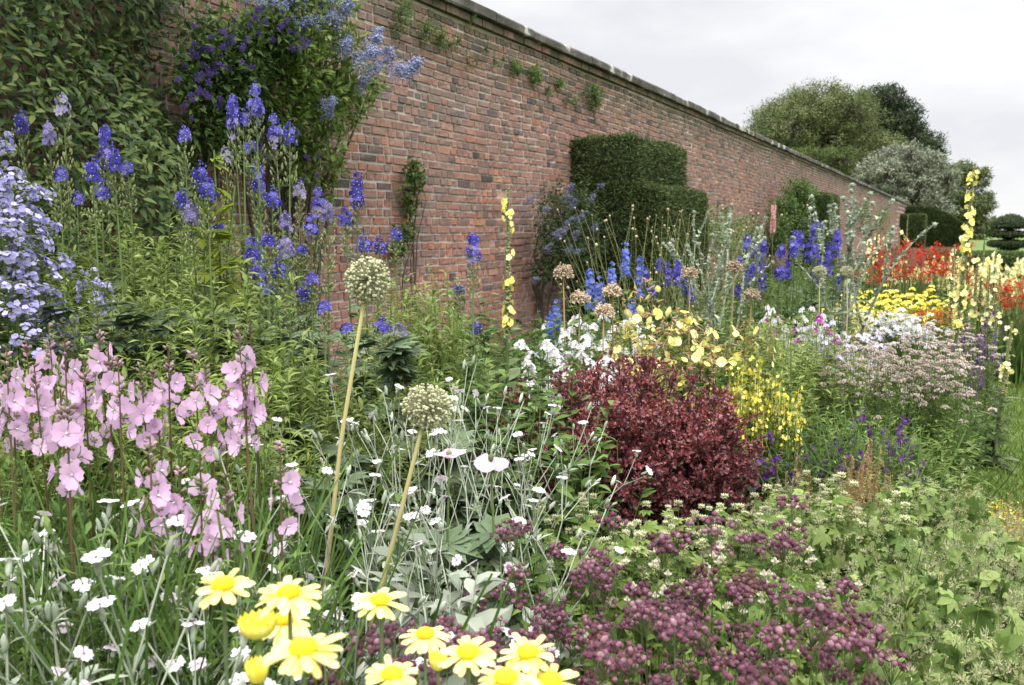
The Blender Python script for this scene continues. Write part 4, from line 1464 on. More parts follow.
mk_mull('mullein', 1.5, .55, .955, 125, .0155, .030)
mk_mull('mull_big', 1.65, .42, .97, 150, .0155, .034, 14, .30)
for v in range(4):
    mk_mull('mull_far', 1.3, .5, .97, 62, .017, .04, 8, .11)

# silver thistle
for v in range(3):
    h = 1.55
    ms, ml, mc = MB(), MB(), MB()
    segs, ends = [], []
    fork(np.zeros(3), np.array([0, 0, 1.]), h * .42, 3, segs, ends, .38)
    z = max(e[0][2] for e in ends); k = h / z
    A_ = np.array([s_[0] * k for s_ in segs]); B_ = np.array([s_[1] * k for s_ in segs]); lv = np.array([s_[2] for s_ in segs])
    PP = curves(A_, B_, .04, 5)
    ms.tubes(PP, (.0035 + .0026 * lv)[:, None] * np.ones((1, 5)), 6)
    for s_ in range(3):       # spiny wings along every stem
        put_leaves(ml, PP, 9, 0, 1, T_leaf(.7, 1, .3, .1, .8, .8), .04, .02, (.3, 1.1))
    put_leaves(ml, PP[lv >= 2], 5, .1, .95, T_leaf(.34, 4, .4, .35), .14, .09, (.2, 1.0))
    n = len(ends)
    e = np.array([q[0] * k for q in ends]); dd = np.array([q[1] for q in ends])
    mc.inst(T_ball(8, 5, .1), e, frames_n(dd), .016)
    m = n * 26; j = np.repeat(np.arange(n), 26); d2 = sphere_dirs(m)
    mc.inst(LF_T, e[j] + d2 * .012, frames(d2, sphere_dirs(m)), .018)
    reg('thistle', h, [('stem', ms.mesh('stem', G_SILV2), None, []), ('foliage', ml.mesh('foliage', G_SILV2), None, []), ('flower_buds', mc.mesh('flower_buds', G_SILV2), None, [], 'stuff')])

# wiry pale scabious: thin arching stems with tiny round heads
for v in range(2):
    ms, mc, ml = MB(), MB(), MB()
    nb = 38; b = disk(nb, .14); t = disk(nb, .85, .6); t[:, 2] = U(.75, 1.55, nb)
    P = curves(b, t, .05, 6); ms.tubes(P, np.linspace(.0032, .0014, 6)[None], 4)
    mc.inst(BALLJ, P[:, -1], frames_n(Zs(nb)), U(.006, .011, nb))
    put_leaves(ml, P, 12, .05, .6, LF_N, .17, .04, (.2, 1.0))
    reg('wiry', 1.55, [('stem', ms.mesh('stem', lm('stem_olive', [(.18, .20, .08), (.26, .27, .12)], transl=0)), None, []), ('foliage', ml.mesh('foliage', G_YEL), None, []), ('flower_heads', mc.mesh('flower_heads', P_TAN), None, [], 'stuff')])

# pink spire
ms, mf, ml = MB(), MB(), MB()
h = 1.4
P = np.array([[[0, 0, 0], [.01, 0, .6], [0, 0, h]]]); ms.tubes(P, .005, 5)
p, d, t = spike_dirs(60, h - .22, h - .04, .018, .014)
mf.inst(T_flower(5, .7, 1.1, 2, .2), p, frames_n(d - np.array([0, 0, .35])), .022)
put_leaves(ml, P, 30, .05, .7, LF_M, .14, .06, (0, .8))
reg('foxglove', h, [('stem', ms.mesh('stem', STEM_G), None, []), ('foliage', ml.mesh('foliage', G_MID), None, []), ('flower_spike', mf.mesh('flower_spike', lm('petal_salmon', [(.55, .26, .28), (.66, .40, .40)], transl=.3)), None, [])])

# hosta
ml, ms = MB(), MB()
n = 22; az = U(0, 2 * PI, n); e = U(.2, 1.1, n)
d = np.stack([np.cos(az) * np.cos(e), np.sin(az) * np.cos(e), np.sin(e)], -1)
P = np.stack([d * 0, d * .1, d * .2 + np.array([0, 0, .02])], 1); ms.tubes(P, .004, 5)
ml.inst(T_leaf(.75, 5, .2, .35, .7), P[:, -1], frames(d, Zs(n)), U(.08, .14, n))
reg('hosta', .36, [('leaf_stalks', ms.mesh('leaf_stalks', STEM_G), None, [], 'stuff'), ('foliage', ml.mesh('foliage', G_HOSTA), None, [])])
rng = np.random.default_rng(23)
# ------------------------------------------------------------------ climbers and shrubs on the wall
def wp(px, py, off=0.0):
    """where the view through px, py meets a plane off metres in front of the wall"""
    r = fwd + right * (px - 512) / F - up * (py - 342.5) / F
    return CAM + r * ((WX + off - CAM[0]) / r[0])


def local(root_xy, p):
    return p - np.array([root_xy[0], root_xy[1], 0.])


CLIMB = lm('leaf_climber', [(.018, .042, .011), (.05, .095, .023), (.10, .15, .038), (.17, .21, .06)], rough=.5, spec=.2, transl=.2, tip=(.07, .11, .03), tipw=.3)
# dense dark climber covering the wall at the left
O = (WX + .3, 2.2)
root = thing('wall_climber', 'dense dark green leafy climber smothering the wall at the far left', 'climber', Matrix.Translation((O[0], O[1], 0)), px=90)
mst, ml = MB(), MB()
n = 56000
y = U(-1.4, 4.05, n); z = U(.25, 3.75, n)
bul = .34 + .16 * np.sin(y * 2.1 + z * .8) + .12 * np.sin(z * 3.1 + y * 1.3) + .08 * np.sin(y * 6 + 2) * np.sin(z * 5)
edge = np.clip((3.80 + .18 * np.sin(z * 5) - .10 * (z - 1.5) - y) / .5, 0, 1)
keep = edge > U(0, .25, n)
lay = U(0, 1, n) ** .45
x = WX + .03 + (bul * edge ** .5 + .05) * lay
p = np.stack([x, y, z], -1)[keep] - np.array([O[0], O[1], 0])
m = len(p)
d = norm(np.stack([U(.1, .9, m), rng.normal(size=m) * .6, U(-.8, .35, m)], -1))
nn = np.stack([np.ones(m), rng.normal(size=m) * .4, U(.2, 1.1, m)], -1)
ml.inst(T_leaf(.36, 3, .25, .3, .68), p, frames(d, nn), U(.035, .075, m))
for i in range(12):
    yb = U(-1.2, 3.4)
    a = np.array([[-.2, yb - O[1], 0.]]); b = np.array([[U(-.25, -.05), yb - O[1] + U(-.4, .4), U(2.2, 3.7)]])
    mst.tubes(curves(a, b, .07, 8), np.linspace(.014, .003, 8)[None], 5)
obj('woody_stems', mst.mesh('woody_stems', BARK), root, kind='stuff')
obj('foliage', ml.mesh('foliage', CLIMB), root)


def wall_shrub(name, label, cat, cpx, blobs, mleaf, T, n, s, stems, px, panicles=(), pan=None, pname='flower_panicle', flowers=(), fmesh=None, fname='flower', rooted=True):
    """blobs: (px, py, off, radius) leaf masses in front of the wall"""
    pts = [(wp(a, b, o), r) for a, b, o, r in blobs]
    bx = np.mean([p[1] for p, _ in pts])
    O = np.array([WX + .15, bx, 0.])
    root = thing(name, label, cat, Matrix.Translation(O), px=px)
    ms, ml = MB(), MB()
    tot = sum(r * r for _, r in pts)
    for c, r in pts:
        c = c - O
        m = int(n * r * r / tot)
        nsub = 18
        sdd = sphere_dirs(nsub); sdd[:, 0] = np.abs(sdd[:, 0]) * .9 - .15
        sub = c + sdd * r * U(.45, 1., nsub)[:, None] * np.array([.7, 1, 1])
        sub[:, 0] = np.maximum(sub[:, 0], -.12)
        j = rng.integers(nsub, size=m)
        dd = sphere_dirs(m)
        p = sub[j] + dd * (r * .42 * U(0, 1, m) ** .5)[:, None]
        p[:, 0] = np.maximum(p[:, 0], -.13)
        ml.inst(T, p, frames(dd + np.array([.3, 0, .1]) + jitn(m, .4), np.array([.7, 0, .8]) + jitn(m, .45)), U(.7, 1.3, m) * s)
        ms.tubes(curves(np.repeat(c[None], nsub, 0), sub, .08, 4), np.linspace(.006, .002, 4)[None], 3)
        if rooted:
          yb = U(-.2, .2)
          ms.tubes(np.array([[[-.08, yb, 0.], [-.11, yb + (c[1] - yb) * .2, c[2] * .35], [-.1, yb + (c[1] - yb) * .6, c[2] * .7], [c[0] * .2, yb + (c[1] - yb) * .9, c[2] * .9], c]]), np.linspace(stems, .004, 5)[None], 6)
    obj('woody_stems', ms.mesh('woody_stems', BARK), root, kind='stuff')
    obj('foliage', ml.mesh('foliage', mleaf), root)
    for (a, b, o, sc_) in panicles:
        p = wp(a, b, o) - O
        me = pan[int(rng.integers(len(pan)))]
        R = frames_n(np.array([[.8, rng.normal() * .5, U(.2, 1.0)]]))[0]
        obj(pname, me, root, mat3(R, p, sc_))
    for (a, b, o, sc_) in flowers:
        p = wp(a, b, o) - O
        R = frames_n(np.array([[1, -.4 + rng.normal() * .45, .15 + rng.normal() * .35]]))[0]
        obj(fname, fmesh[int(rng.integers(len(fmesh)))], root, mat3(R, p, sc_))
    return root


def panicle(mat_, n=240, ln=.16):
    mf, ms = MB(), MB()
    nb = 16
    t = U(0, 1, nb); a = U(0, 2 * PI, nb)
    e = np.stack([np.cos(a) * .045 * (1.1 - t), np.sin(a) * .045 * (1.1 - t), t * ln], -1)
    j = rng.integers(nb, size=n)
    p = e[j] + jitn(n, .014)
    mf.inst(T_ball(4, 3, .3), p, frames_n(sphere_dirs(n)), U(.0035, .0075, n))
    mf.tubes(np.stack([e * np.array([0, 0, .7]), e], 1), .0012, 3)
    mf.tubes(np.array([[[0, 0, -.01], [0, 0, ln]]]), .0016, 4)
    return mf.mesh('flower_panicle', mat_)


PANB = [panicle(P_POWD) for _ in range(3)]
PANG = [panicle(P_POWG, 200, .12) for _ in range(2)]
cea_p = [(255, 8, .45, 1), (275, 12, .5, 1), (300, 5, .5, 1.2), (318, 10, .5, 1.2), (330, 22, .55, 1.2), (312, 25, .55, 1), (322, 4, .5, 1), (345, 8, .5, 1),
         (340, 55, .55, 1.1), (352, 62, .55, 1.2), (362, 50, .5, 1.1), (372, 60, .5, 1), (360, 78, .55, 1.1), (375, 40, .4, .9), (385, 68, .45, 1), (398, 72, .45, 1.2), (405, 76, .4, 1), (358, 90, .5, .9), (322, 108, .5, .9), (326, 120, .5, .7), (342, 48, .5, .8), (392, 80, .42, .9), (290, 25, .5, .9), (240, 3, .4, .9), (310, -14, .45, 1.2), (335, -12, .45, 1.1)]
wall_shrub('ceanothus_shrub', 'sprawling green shrub tipped with powder blue flower puffs high on the wall', 'wall shrub', 300,
           [(262, 40, .3, .34), (292, 30, .4, .34), (325, 30, .4, .3), (290, 75, .35, .34), (250, 70, .3, .3), (320, 75, .35, .32), (345, 88, .32, .26), (315, 120, .28, .28), (290, 112, .3, .26), (318, 155, .22, .24), (300, 160, .2, .22), (372, 84, .25, .14), (300, -15, .35, .4), (345, 110, .2, .16), (322, 182, .15, .15)],
           lm('leaf_wall_shrub', [(.07, .125, .026), (.15, .235, .05), (.25, .33, .09)], rough=.5, spec=.2, transl=.4), T_leaf(.45, 2, .25, .2), 7800, .052, .018, 300, cea_p, PANB)
clm = []
for q in range(3):
    f_ = MB()
    f_.inst(T_flower(5 + q % 2, .62, .12, 3, .2, 0, .06), np.zeros((1, 3)), np.eye(3)[None], .034)
    f_.inst(T_ball(6, 4), np.array([[0, 0, .004]]), np.eye(3)[None], .004, np.array([1.]))
    clm.append(f_.mesh('flower', P_CLEM))
cf = []
for (cx, cy_, sx, sy, k) in ((232, 42, 26, 22, 24), (205, 62, 14, 22, 16), (285, 32, 20, 12, 10), (300, 42, 10, 6, 6), (208, 88, 9, 16, 12), (262, 18, 16, 8, 6), (262, 148, 7, 18, 6), (305, 170, 12, 18, 6), (195, 100, 10, 12, 6)):
    cf += [(cx + rng.normal() * sx * .7, cy_ + rng.normal() * sy * .7, U(.6, .85), U(.5, .75)) for _ in range(k)]
wall_shrub('clematis', 'clematis with dark velvety purple flowers scrambling between dark climber and blue shrub', 'climber', 225,
           [(215, 60, .4, .28), (238, 52, .45, .22), (266, 34, .5, .17), (208, 95, .4, .26), (238, 85, .4, .2), (215, 130, .3, .26), (250, 130, .25, .24), (285, 40, .55, .14), (206, 75, .4, .22)],
           lm('leaf_clematis', [(.025, .05, .015), (.06, .105, .028), (.12, .175, .05)]), T_leaf(.45, 2, .25, .25), 5000, .055, .008, 225, flowers=cf, fmesh=clm)
wall_shrub('wall_creeper', 'thin green creeper climbing bare brick left of the tall yellow spire', 'climber', 410,
           [(412, 172, .08, .13), (408, 192, .06, .1), (408, 210, .06, .09), (405, 232, .06, .1), (398, 246, .06, .1), (420, 180, .06, .07)], G_MID, LF_M, 620, .05, .006, 410)
gp = [(cx + rng.normal() * 13, cy_ + rng.normal() * 12, .66, U(.55, .85)) for cx, cy_, k in ((555, 208, 4), (588, 195, 4), (545, 240, 4), (580, 225, 5), (570, 250, 4)) for _ in range(k)]
wall_shrub('ceanothus_shrub', 'low blue-grey flowered shrub against the wall beside the stepped yew', 'wall shrub', 565,
           [(552, 215, .35, .32), (578, 212, .4, .32), (562, 240, .4, .36), (590, 240, .4, .3), (545, 255, .35, .3), (575, 262, .4, .36)],
           lm('leaf_dull_green', [(.03, .05, .02), (.06, .09, .035), (.10, .135, .06)]), T_leaf(.45, 2, .25, .2), 7500, .045, .014, 565, gp, PANG)
wall_shrub('round_shrub', 'rounded bright green leafy bush on the wall behind blue delphiniums', 'shrub', 793,
           [(793, 200, .5, .62), (780, 212, .5, .5), (808, 205, .5, .5), (793, 225, .5, .6), (775, 232, .5, .5)], lm('leaf_bush', [(.035, .065, .018), (.07, .11, .03), (.11, .155, .045)]), LF_M, 10000, .075, .02, 793)
for lab, pts in (('small tuft of weeds rooted under the coping at the left', [(398, 16, .06, .16), (425, 30, .05, .12), (440, 38, .04, .1)]),
                 ('green weeds hanging under the middle of the coping', [(515, 66, .05, .09), (535, 75, .04, .10), (560, 83, .04, .07)]),
                 ('mossy straggle of weeds in the shade of the coping above the yellow mullein', [(x_, 22 + (x_ - 425) * .405 + 12 + rng.normal() * 5, .03, U(.05, .1)) for x_ in np.arange(440, 590, 9)]),
                 ('little leafy seedling growing from the brick above the stepped yew', [(594, 98, .06, .16), (592, 90, .05, .1)]),
                 ('tiny weed tuft standing on top of the coping', [(460, 17, -.1, .07)])):
    wall_shrub('wall_weeds', lab, 'weeds', 0, pts, G_MID, LF_T, 520 if len(pts) > 1 else 90, .045, .002, pts[0][0], rooted=False)
wall_shrub('shrub', 'green tangled bush under the wall between stepped yew and round bush', 'shrub', 730,
           [(720, 238, .5, .5), (745, 236, .4, .5), (735, 250, .6, .6), (705, 235, .7, .5), (860, 218, .5, .7), (880, 222, .5, .8)], G_MID, LF_M, 3600, .075, .012, 730)

# ------------------------------------------------------------------ dark red barberry
c = at(620, 430, 3.3)
root = thing('barberry_bush', 'domed dark maroon red barberry bush in the middle of the border', 'shrub', Matrix.Translation((c[0], c[1], 0)), px=652)
ms, ml = MB(), MB()
nl = 190
dirs = sphere_dirs(nl * 2); dirs = dirs[dirs[:, 2] > -.35][:nl]
cen = np.array([0, 0, .40])
tips = cen + dirs * np.array([.51, .51, .385]) * U(.72, 1.10, len(dirs))[:, None]
base = disk(len(tips), .06)
P = curves(base, tips, .06, 7)
ms.tubes(P, np.linspace(.007, .0016, 7)[None], 4)
# side shoots
ns = 4800
i0 = rng.integers(len(tips), size=ns); t = U(.6, 1, ns) ** .8
a, tan = along(P, i0, t)
dd = norm(tan * .5 + sphere_dirs(ns) * .8 + np.array([0, 0, .45]))
e = a + dd * U(.04, .10, ns)[:, None]
lim = (e - cen) / np.array([.565, .565, .43]); q = np.linalg.norm(lim, axis=1)
e = np.where((q > 1)[:, None], cen + (e - cen) / np.maximum(q, 1e-6)[:, None] * U(.95, 1.06, ns)[:, None], e)
S = curves(a, e, .05, 4)
ms.tubes(S, .0012, 3)
red = np.clip(U(0, 1, ns) * .75 + .25 * ((e[:, 2] > .5)), 0, 1)
idx = np.repeat(np.arange(ns), 15)
tt = U(.15, 1.03, len(idx))
p, tan = along(S, idx, np.minimum(tt, 1))
az = sphere_dirs(len(idx))
d = norm(az + tan * .9)
ml.inst(T_leaf(.52, 2, .2, .1, 1.15, .3), p, frames(d, tan + jitn(len(idx), .3)), U(.0095, .018, len(idx)), np.clip(red[idx] * .65 + U(0, 1, len(idx)) * .35, 0, 1))
obj('branches', ms.mesh('branches', lm('barberry_twig', [(.05, .02, .02), (.09, .04, .035)], transl=0)), root, kind='stuff')
obj('foliage', ml.mesh('foliage', BERB), root)

# ------------------------------------------------------------------ planting, from the photograph
def row(kind, name, label, cat, group, n, px, py, d, xy=1.0, hmul=1.0, slope=0.0):
    """n plants spread along a stretch of border"""
    global rng
    rng = np.random.default_rng(int(px[0] * 31 + py[0] * 1009 + n))
    xs_ = np.linspace(px[0], px[1], n) + U(-.5, .5, n) * (px[1] - px[0]) / max(n, 1)
    R_ = U(0, 1, (n, 3))
    for x, q in zip(xs_, R_):
        place(kind, name, label, cat, x, py[0] + q[0] * (py[1] - py[0]), d[0] + q[1] * (d[1] - d[0]), group, xy=(.9 + .25 * q[2]) * xy, hmul=hmul)


DG = 'violet-blue delphinium spikes'
def delphs(lst, label, d):
    for k, x, y_ in lst:
        dd = U(*d)
        kind = {'s': 'delph_short', 'm': 'delph_mid', 'l': 'delph_long', 'f': 'delph_faded'}[k]
        # the tip bud is about 4 cm above the topmost open flower
        place(kind, 'delphinium', label, 'delphinium', x, y_ - 3, dd, DG, base=(x + U(-14, 14), dd + U(-.08, .08)))


delphs([('s', 20, 112), ('f', 62, 97), ('f', 48, 125), ('m', 105, 128), ('s', 113, 150), ('s', 92, 160), ('s', 127, 165), ('s', 60, 170), ('s', 77, 195), ('s', 101, 182)], 'violet-blue delphinium spike in front of the dark climber', (2.9, 3.4))
delphs([('s', 184, 130), ('s', 200, 165), ('s', 182, 190), ('s', 207, 180), ('s', 217, 225), ('f', 190, 205)], 'violet-blue delphinium spike beside the bright lime-green shoot', (2.8, 3.2))
delphs([('m', 255, 86), ('m', 232, 98), ('s', 243, 113), ('m', 273, 116), ('s', 290, 124), ('s', 250, 142), ('m', 258, 165), ('f', 225, 150), ('f', 300, 185), ('s', 258, 182), ('s', 272, 190)], 'violet-blue delphinium spike below the powder-blue wall shrub', (3.1, 3.6))
delphs([('l', 357, 174), ('s', 345, 210), ('m', 318, 190), ('m', 311, 216), ('s', 302, 248), ('s', 364, 238), ('s', 380, 240), ('s', 396, 232), ('f', 328, 205), ('f', 285, 215)], 'violet-blue delphinium spike against the lowest bare brick', (3.0, 3.5))
delphs([('m', 252, 240), ('m', 258, 258), ('s', 268, 237), ('s', 278, 262), ('s', 265, 280), ('s', 304, 286), ('s', 312, 276), ('s', 324, 304), ('s', 346, 326), ('s', 382, 320), ('f', 399, 326), ('f', 285, 240)], 'violet-blue delphinium spike low among leaves behind the tall onion stalk', (2.6, 2.95))
delphs([('m', 473, 236), ('s', 459, 288), ('s', 476, 324)], 'lone violet-blue delphinium spike left of the yellow mullein', (3.2, 3.5))
for x, y_, dd in ((626, 248, 5.0), (600, 282, 4.8), (590, 275, 4.9), (556, 306, 4.4), (550, 320, 4.4), (632, 305, 4.8), (640, 262, 5.1), (612, 268, 5.0)):
    place('delph_sky', 'delphinium', 'bright sky-blue delphinium spike behind the yellow primroses', 'delphinium', x, y_ - 6, dd, 'sky blue delphiniums')
for x, y_ in ((645, 268), (660, 258), (668, 262), (678, 260), (686, 272), (692, 282), (652, 285)):
    place('delph_far', 'delphinium', 'small deep-blue delphinium spike below the stepped yew', 'delphinium', x, y_, U(5.2, 5.8), 'deep blue delphiniums')
rng = np.random.default_rng(5)
blue = [(U(736, 852) if i > 5 else U(738, 760), U(0, 50)) for i in range(34)]
for x, y_ in blue:
    y_ = 222 + 22 * ((x - 795) / 60) ** 2 + y_
    place('delph_far', 'delphinium', 'deep royal-blue delphinium spike in the clump below the round bush', 'delphinium', x, y_ - 4, 5.6 + .8 * ((x * 7.3) % 1), 'royal blue delphinium clump')

for x, y_, dd in ((-8, 138, 2.35), (14, 186, 2.3), (34, 196, 2.4), (2, 225, 2.2), (30, 246, 2.3), (-14, 180, 2.25), (16, 285, 2.2), (38, 292, 2.35)):
    place('bellflower', 'bellflower', 'big pale lavender bellflower panicle at the left edge', 'bellflower', x, y_, dd, 'pale lavender bellflowers', base=(x + U(-10, 10), dd))
for x, y_, dd in ((88, 276, 2.7), (104, 285, 2.8)):
    place('bellflower', 'bellflower', 'small half-hidden lavender bellflower behind the pink mallows', 'bellflower', x, y_, dd, 'pale lavender bellflowers', xy=.6)

SG = 'pink mallow spikes'
for lst, lab in (([(6, 372), (26, 365), (48, 350), (64, 362), (97, 340), (108, 368), (118, 385), (84, 382), (34, 390), (12, 400), (66, 410), (-8, 384)], 'pink mallow spike in the crowded left bunch'),
                 ([(140, 388), (153, 392), (168, 372), (192, 378), (205, 392)], 'pink mallow spike in the thinner middle bunch'),
                 ([(238, 352), (250, 350), (245, 388), (226, 398)], 'tall pink mallow spike at the right end of the bunch'),
                 ([(60, 415), (150, 462), (200, 480), (226, 500), (180, 495), (280, 470), (212, 520)], 'short pink mallow spike below the main bunch')):
    for x, y_ in lst:
        dd = U(1.5, 1.75) if y_ < 410 else U(1.25, 1.4)
        place('mallow', 'mallow', lab, 'mallow', x, y_ - 26, dd, SG, base=(x + U(-8, 8), dd + U(-.05, .05)))

CG = 'silver-stemmed white campions'
for lab, lst in (('white campion on forked silver stems below the pink mallows', [(55, 530, 1.1), (100, 548, 1.1), (140, 512, 1.2), (80, 590, 1.12), (165, 605, 1.1), (8, 482, 1.3), (205, 540, 1.25), (120, 640, 1.05), (225, 615, 1.12), (62, 505, 1.2), (150, 560, 1.15), (40, 575, 1.1), (25, 640, 1.05)]),
                 ('white campion on forked silver stems around the onion head', [(372, 412, 1.9), (398, 378, 2.1), (430, 360, 2.3), (455, 395, 2.1), (352, 448, 1.8), (475, 380, 2.3), (510, 398, 2.3), (400, 440, 1.75)]),
                 ('white campion on silver stems in front of the barberry', [(545, 450, 2.3), (530, 480, 1.8), (560, 415, 2.6)]),
                 ('low white campion among grey leaves behind the daisies', [(325, 510, 1.4), (395, 535, 1.4), (308, 462, 1.7), (460, 495, 1.7), (425, 590, 1.2)])):
    for x, y_, dd in lst:
        place('campion', 'campion', lab, 'campion', x, y_, dd, CG, xy=U(.85, 1.1))

place('onion_head', 'onion_seed_head', 'taller round straw-coloured onion seed head on a leaning bare stalk', 'seed head', 370, 257, 1.66, 'round onion seed heads', var=0, base=(282, 1.62))
place('onion_head', 'onion_seed_head', 'lower round straw-coloured onion seed head beside pink poppies', 'seed head', 433, 386, 1.5, 'round onion seed heads', var=1, base=(262, 1.42))
place('poppy', 'poppy', 'pale pink poppy seen edge-on right beside the lower onion head', 'poppy', 449, 446, 1.75, 'pale pink poppies', var=0)
place('poppy', 'poppy', 'pale pink cupped poppy with drooping petals right of its neighbour', 'poppy', 491, 450, 1.8, 'pale pink poppies', var=1)

YG = 'yellow daisies in the foreground'
for x, y_, dd, v, lab in ((223, 582, .74, 0, 'yellow daisy standing apart below the pink mallows'), (289, 590, .72, 1, 'yellow daisy at the back of the left bunch'), (284, 617, .80, 2, 'small yellow daisy half hidden between two bigger ones'),
                          (303, 645, .575, 3, 'largest yellow daisy at the front of the left bunch'), (380, 598, .82, 1, 'yellow daisy in front of the foot of the leaning onion stalk'), (425, 632, .90, 2, 'ragged yellow daisy against the dusky purple heads'),
                          (468, 650, .73, 0, 'yellow daisy with drooping petals in the right bunch'), (528, 650, .77, 3, 'yellow daisy at the right end of the bunch, raised above its neighbours'),
                          (392, 672, .78, 0, 'yellow daisy cut by the bottom edge below the leaning stalk'), (506, 675, .68, 2, 'yellow daisy cut by the bottom edge in the right bunch'), (551, 678, .75, 1, 'rightmost low yellow daisy at the bottom edge')):
    place('daisy', 'yellow_daisy', lab, 'daisy', x, y_, dd, YG, var=v, base=(x + U(-6, 6), dd + .13))
for x, y_, dd, lab in ((258, 627, .72, 'half-open deep yellow daisy bud in the left bunch'), (257, 672, .64, 'small round yellow daisy bud below the largest daisy'), (438, 662, .8, 'small round yellow daisy bud between the right daisies')):
    place('daisy_bud', 'yellow_daisy', lab, 'daisy', x, y_, dd, YG, xy=1.5 if x == 258 and y_ < 650 else .8)

HG = 'dusky purple button-headed herbs'
for lab, lst in (('dusky purple button-headed herb behind the yellow daisies', [(430, 585, 1.2), (470, 572, 1.25), (505, 590, 1.2), (410, 608, 1.1), (455, 618, 1.05), (542, 600, 1.15), (575, 628, 1.05), (495, 555, 1.38), (385, 628, 1.0), (530, 640, 1.0)]),
                 ('dusky purple button-headed herb in the middle mass', [(560, 518, 1.5), (605, 512, 1.5), (645, 520, 1.45), (625, 498, 1.6), (675, 505, 1.55), (550, 500, 1.6), (590, 560, 1.3), (645, 562, 1.28), (690, 545, 1.38), (615, 600, 1.15), (665, 610, 1.12), (700, 585, 1.22), (640, 648, 1.0), (600, 645, 1.0)]),
                 ('dusky purple button-headed herb at the right of the mass', [(720, 512, 1.52), (762, 525, 1.48), (805, 532, 1.42), (742, 562, 1.3), (790, 566, 1.28), (770, 605, 1.14), (812, 612, 1.12), (738, 635, 1.04), (790, 650, 1.0), (700, 655, 1.0), (770, 482, 1.7), (695, 488, 1.66)]),
                 ('stray dusky purple herb among the pale cranesbill', [(876, 592, 1.2), (868, 645, 1.05)])):
    for x, y_, dd in lst:
        place('button_herb', 'button_headed_herb', lab, 'herb', x, y_, dd, HG, xy=.45 if 'stray' in lab else U(.78, .92), hmul=1.04)

row('masterwort', 'masterwort', 'fluffy pale green masterwort along the foot of the barberry', 'masterwort', 'pale masterworts', 13, (575, 770), (478, 500), (2.0, 2.5), .9)
row('masterwort', 'masterwort', 'fluffy pale green masterwort right of the barberry foot', 'masterwort', 'pale masterworts', 6, (760, 870), (468, 486), (2.2, 2.8), .95)
for x, y_ in ((640, 505), (672, 498), (700, 498), (690, 512), (740, 490), (795, 495), (830, 505), (760, 502)):
    place('masterwort_cream', 'masterwort', 'creamy white masterwort showing above the purple herb', 'masterwort', x, y_ - 6, U(1.7, 1.85), 'creamy masterworts', xy=.4)

KG = 'pale green cranesbill mounds'
lines = [('back', (790, 955), (478, 500), (2.6, 3.1), 10), ('second', (870, 1015), (505, 530), (2.1, 2.5), 8), ('third', (915, 1050), (548, 575), (1.75, 2.0), 8), ('fourth', (945, 1070), (592, 622), (1.5, 1.65), 7), ('front', (965, 1090), (642, 668), (1.3, 1.42), 7)]
for nm, px, py, d, n in lines:
    row('cranesbill', 'cranesbill', f'pale green cranesbill mound with pinkish tufts, {nm} row', 'cranesbill', KG, n, px, py, d, .9)
row('cranesbill', 'cranesbill', 'low green cranesbill leaves behind the dusky purple herb', 'cranesbill', KG, 6, (800, 880), (560, 600), (1.75, 2.0), .8)

# behind and beside the barberry
row('phlox_white', 'white_phlox', 'white phlox clump at the left of the barberry', 'phlox', 'white phlox', 11, (538, 612), (328, 362), (3.45, 3.9), .8)
row('phlox_white', 'white_phlox', 'white phlox clump low behind the sky-blue delphiniums', 'phlox', 'white phlox', 6, (560, 645), (306, 322), (4.3, 4.8), .9)
for x, y_, dd in ((615, 282, 4.0), (640, 290, 3.9), (652, 272, 4.1), (668, 298, 3.9), (690, 300, 3.9), (708, 290, 4.0), (720, 305, 3.9), (695, 330, 3.7), (715, 335, 3.7), (650, 320, 3.7), (630, 318, 3.8), (740, 318, 4.0), (672, 335, 3.6), (735, 300, 4.1)):
    place('primrose', 'evening_primrose', 'pale yellow evening primrose behind the barberry', 'evening primrose', x, y_, dd, 'evening primroses', xy=.9)
place('primrose', 'evening_primrose', 'single pale yellow evening primrose above the loosestrife', 'evening primrose', 766, 328, 3.9, 'evening primroses', xy=.4)
row('loosestrife', 'loosestrife', 'yellow loosestrife clump right of the barberry', 'loosestrife', 'yellow loosestrife', 6, (730, 785), (332, 350), (3.5, 3.9), .75)
place('mullein', 'mullein', 'tall lone yellow mullein spire in front of the bare brick', 'mullein', 508, 185, 3.9, 'yellow mulleins')
place('mull_big', 'mullein', 'tallest yellow mullein spire standing against the sky at the right', 'mullein', 974, 166, 4.9, 'yellow mulleins', base=(966, 4.95))
for x, y_, dd in ((1012, 322, 4.6),):
    place('mull_far', 'mullein', 'short yellow mullein at the right edge above the lawn', 'mullein', x, y_, dd, 'yellow mulleins', base=(1006, 4.6))
for x, y_, dd in ((878, 212, 10.5), (890, 215, 10.8), (908, 215, 11), (870, 228, 10), (900, 228, 10.4), (886, 232, 10)):
    place('mull_far', 'mullein', 'pale yellow mullein in front of the far yew blocks', 'mullein', x, y_, dd, 'yellow mulleins')
for x, y_, dd in ((965, 232, 7), (985, 235, 7.2), (996, 250, 6.8), (955, 245, 6.8), (978, 255, 6.4), (990, 265, 6.2), (962, 262, 6.2), (1000, 275, 6.4)):
    place('mull_far', 'mullein', 'pale yellow mullein around the foot of the tallest spire', 'mullein', x, y_, dd, 'yellow mulleins')

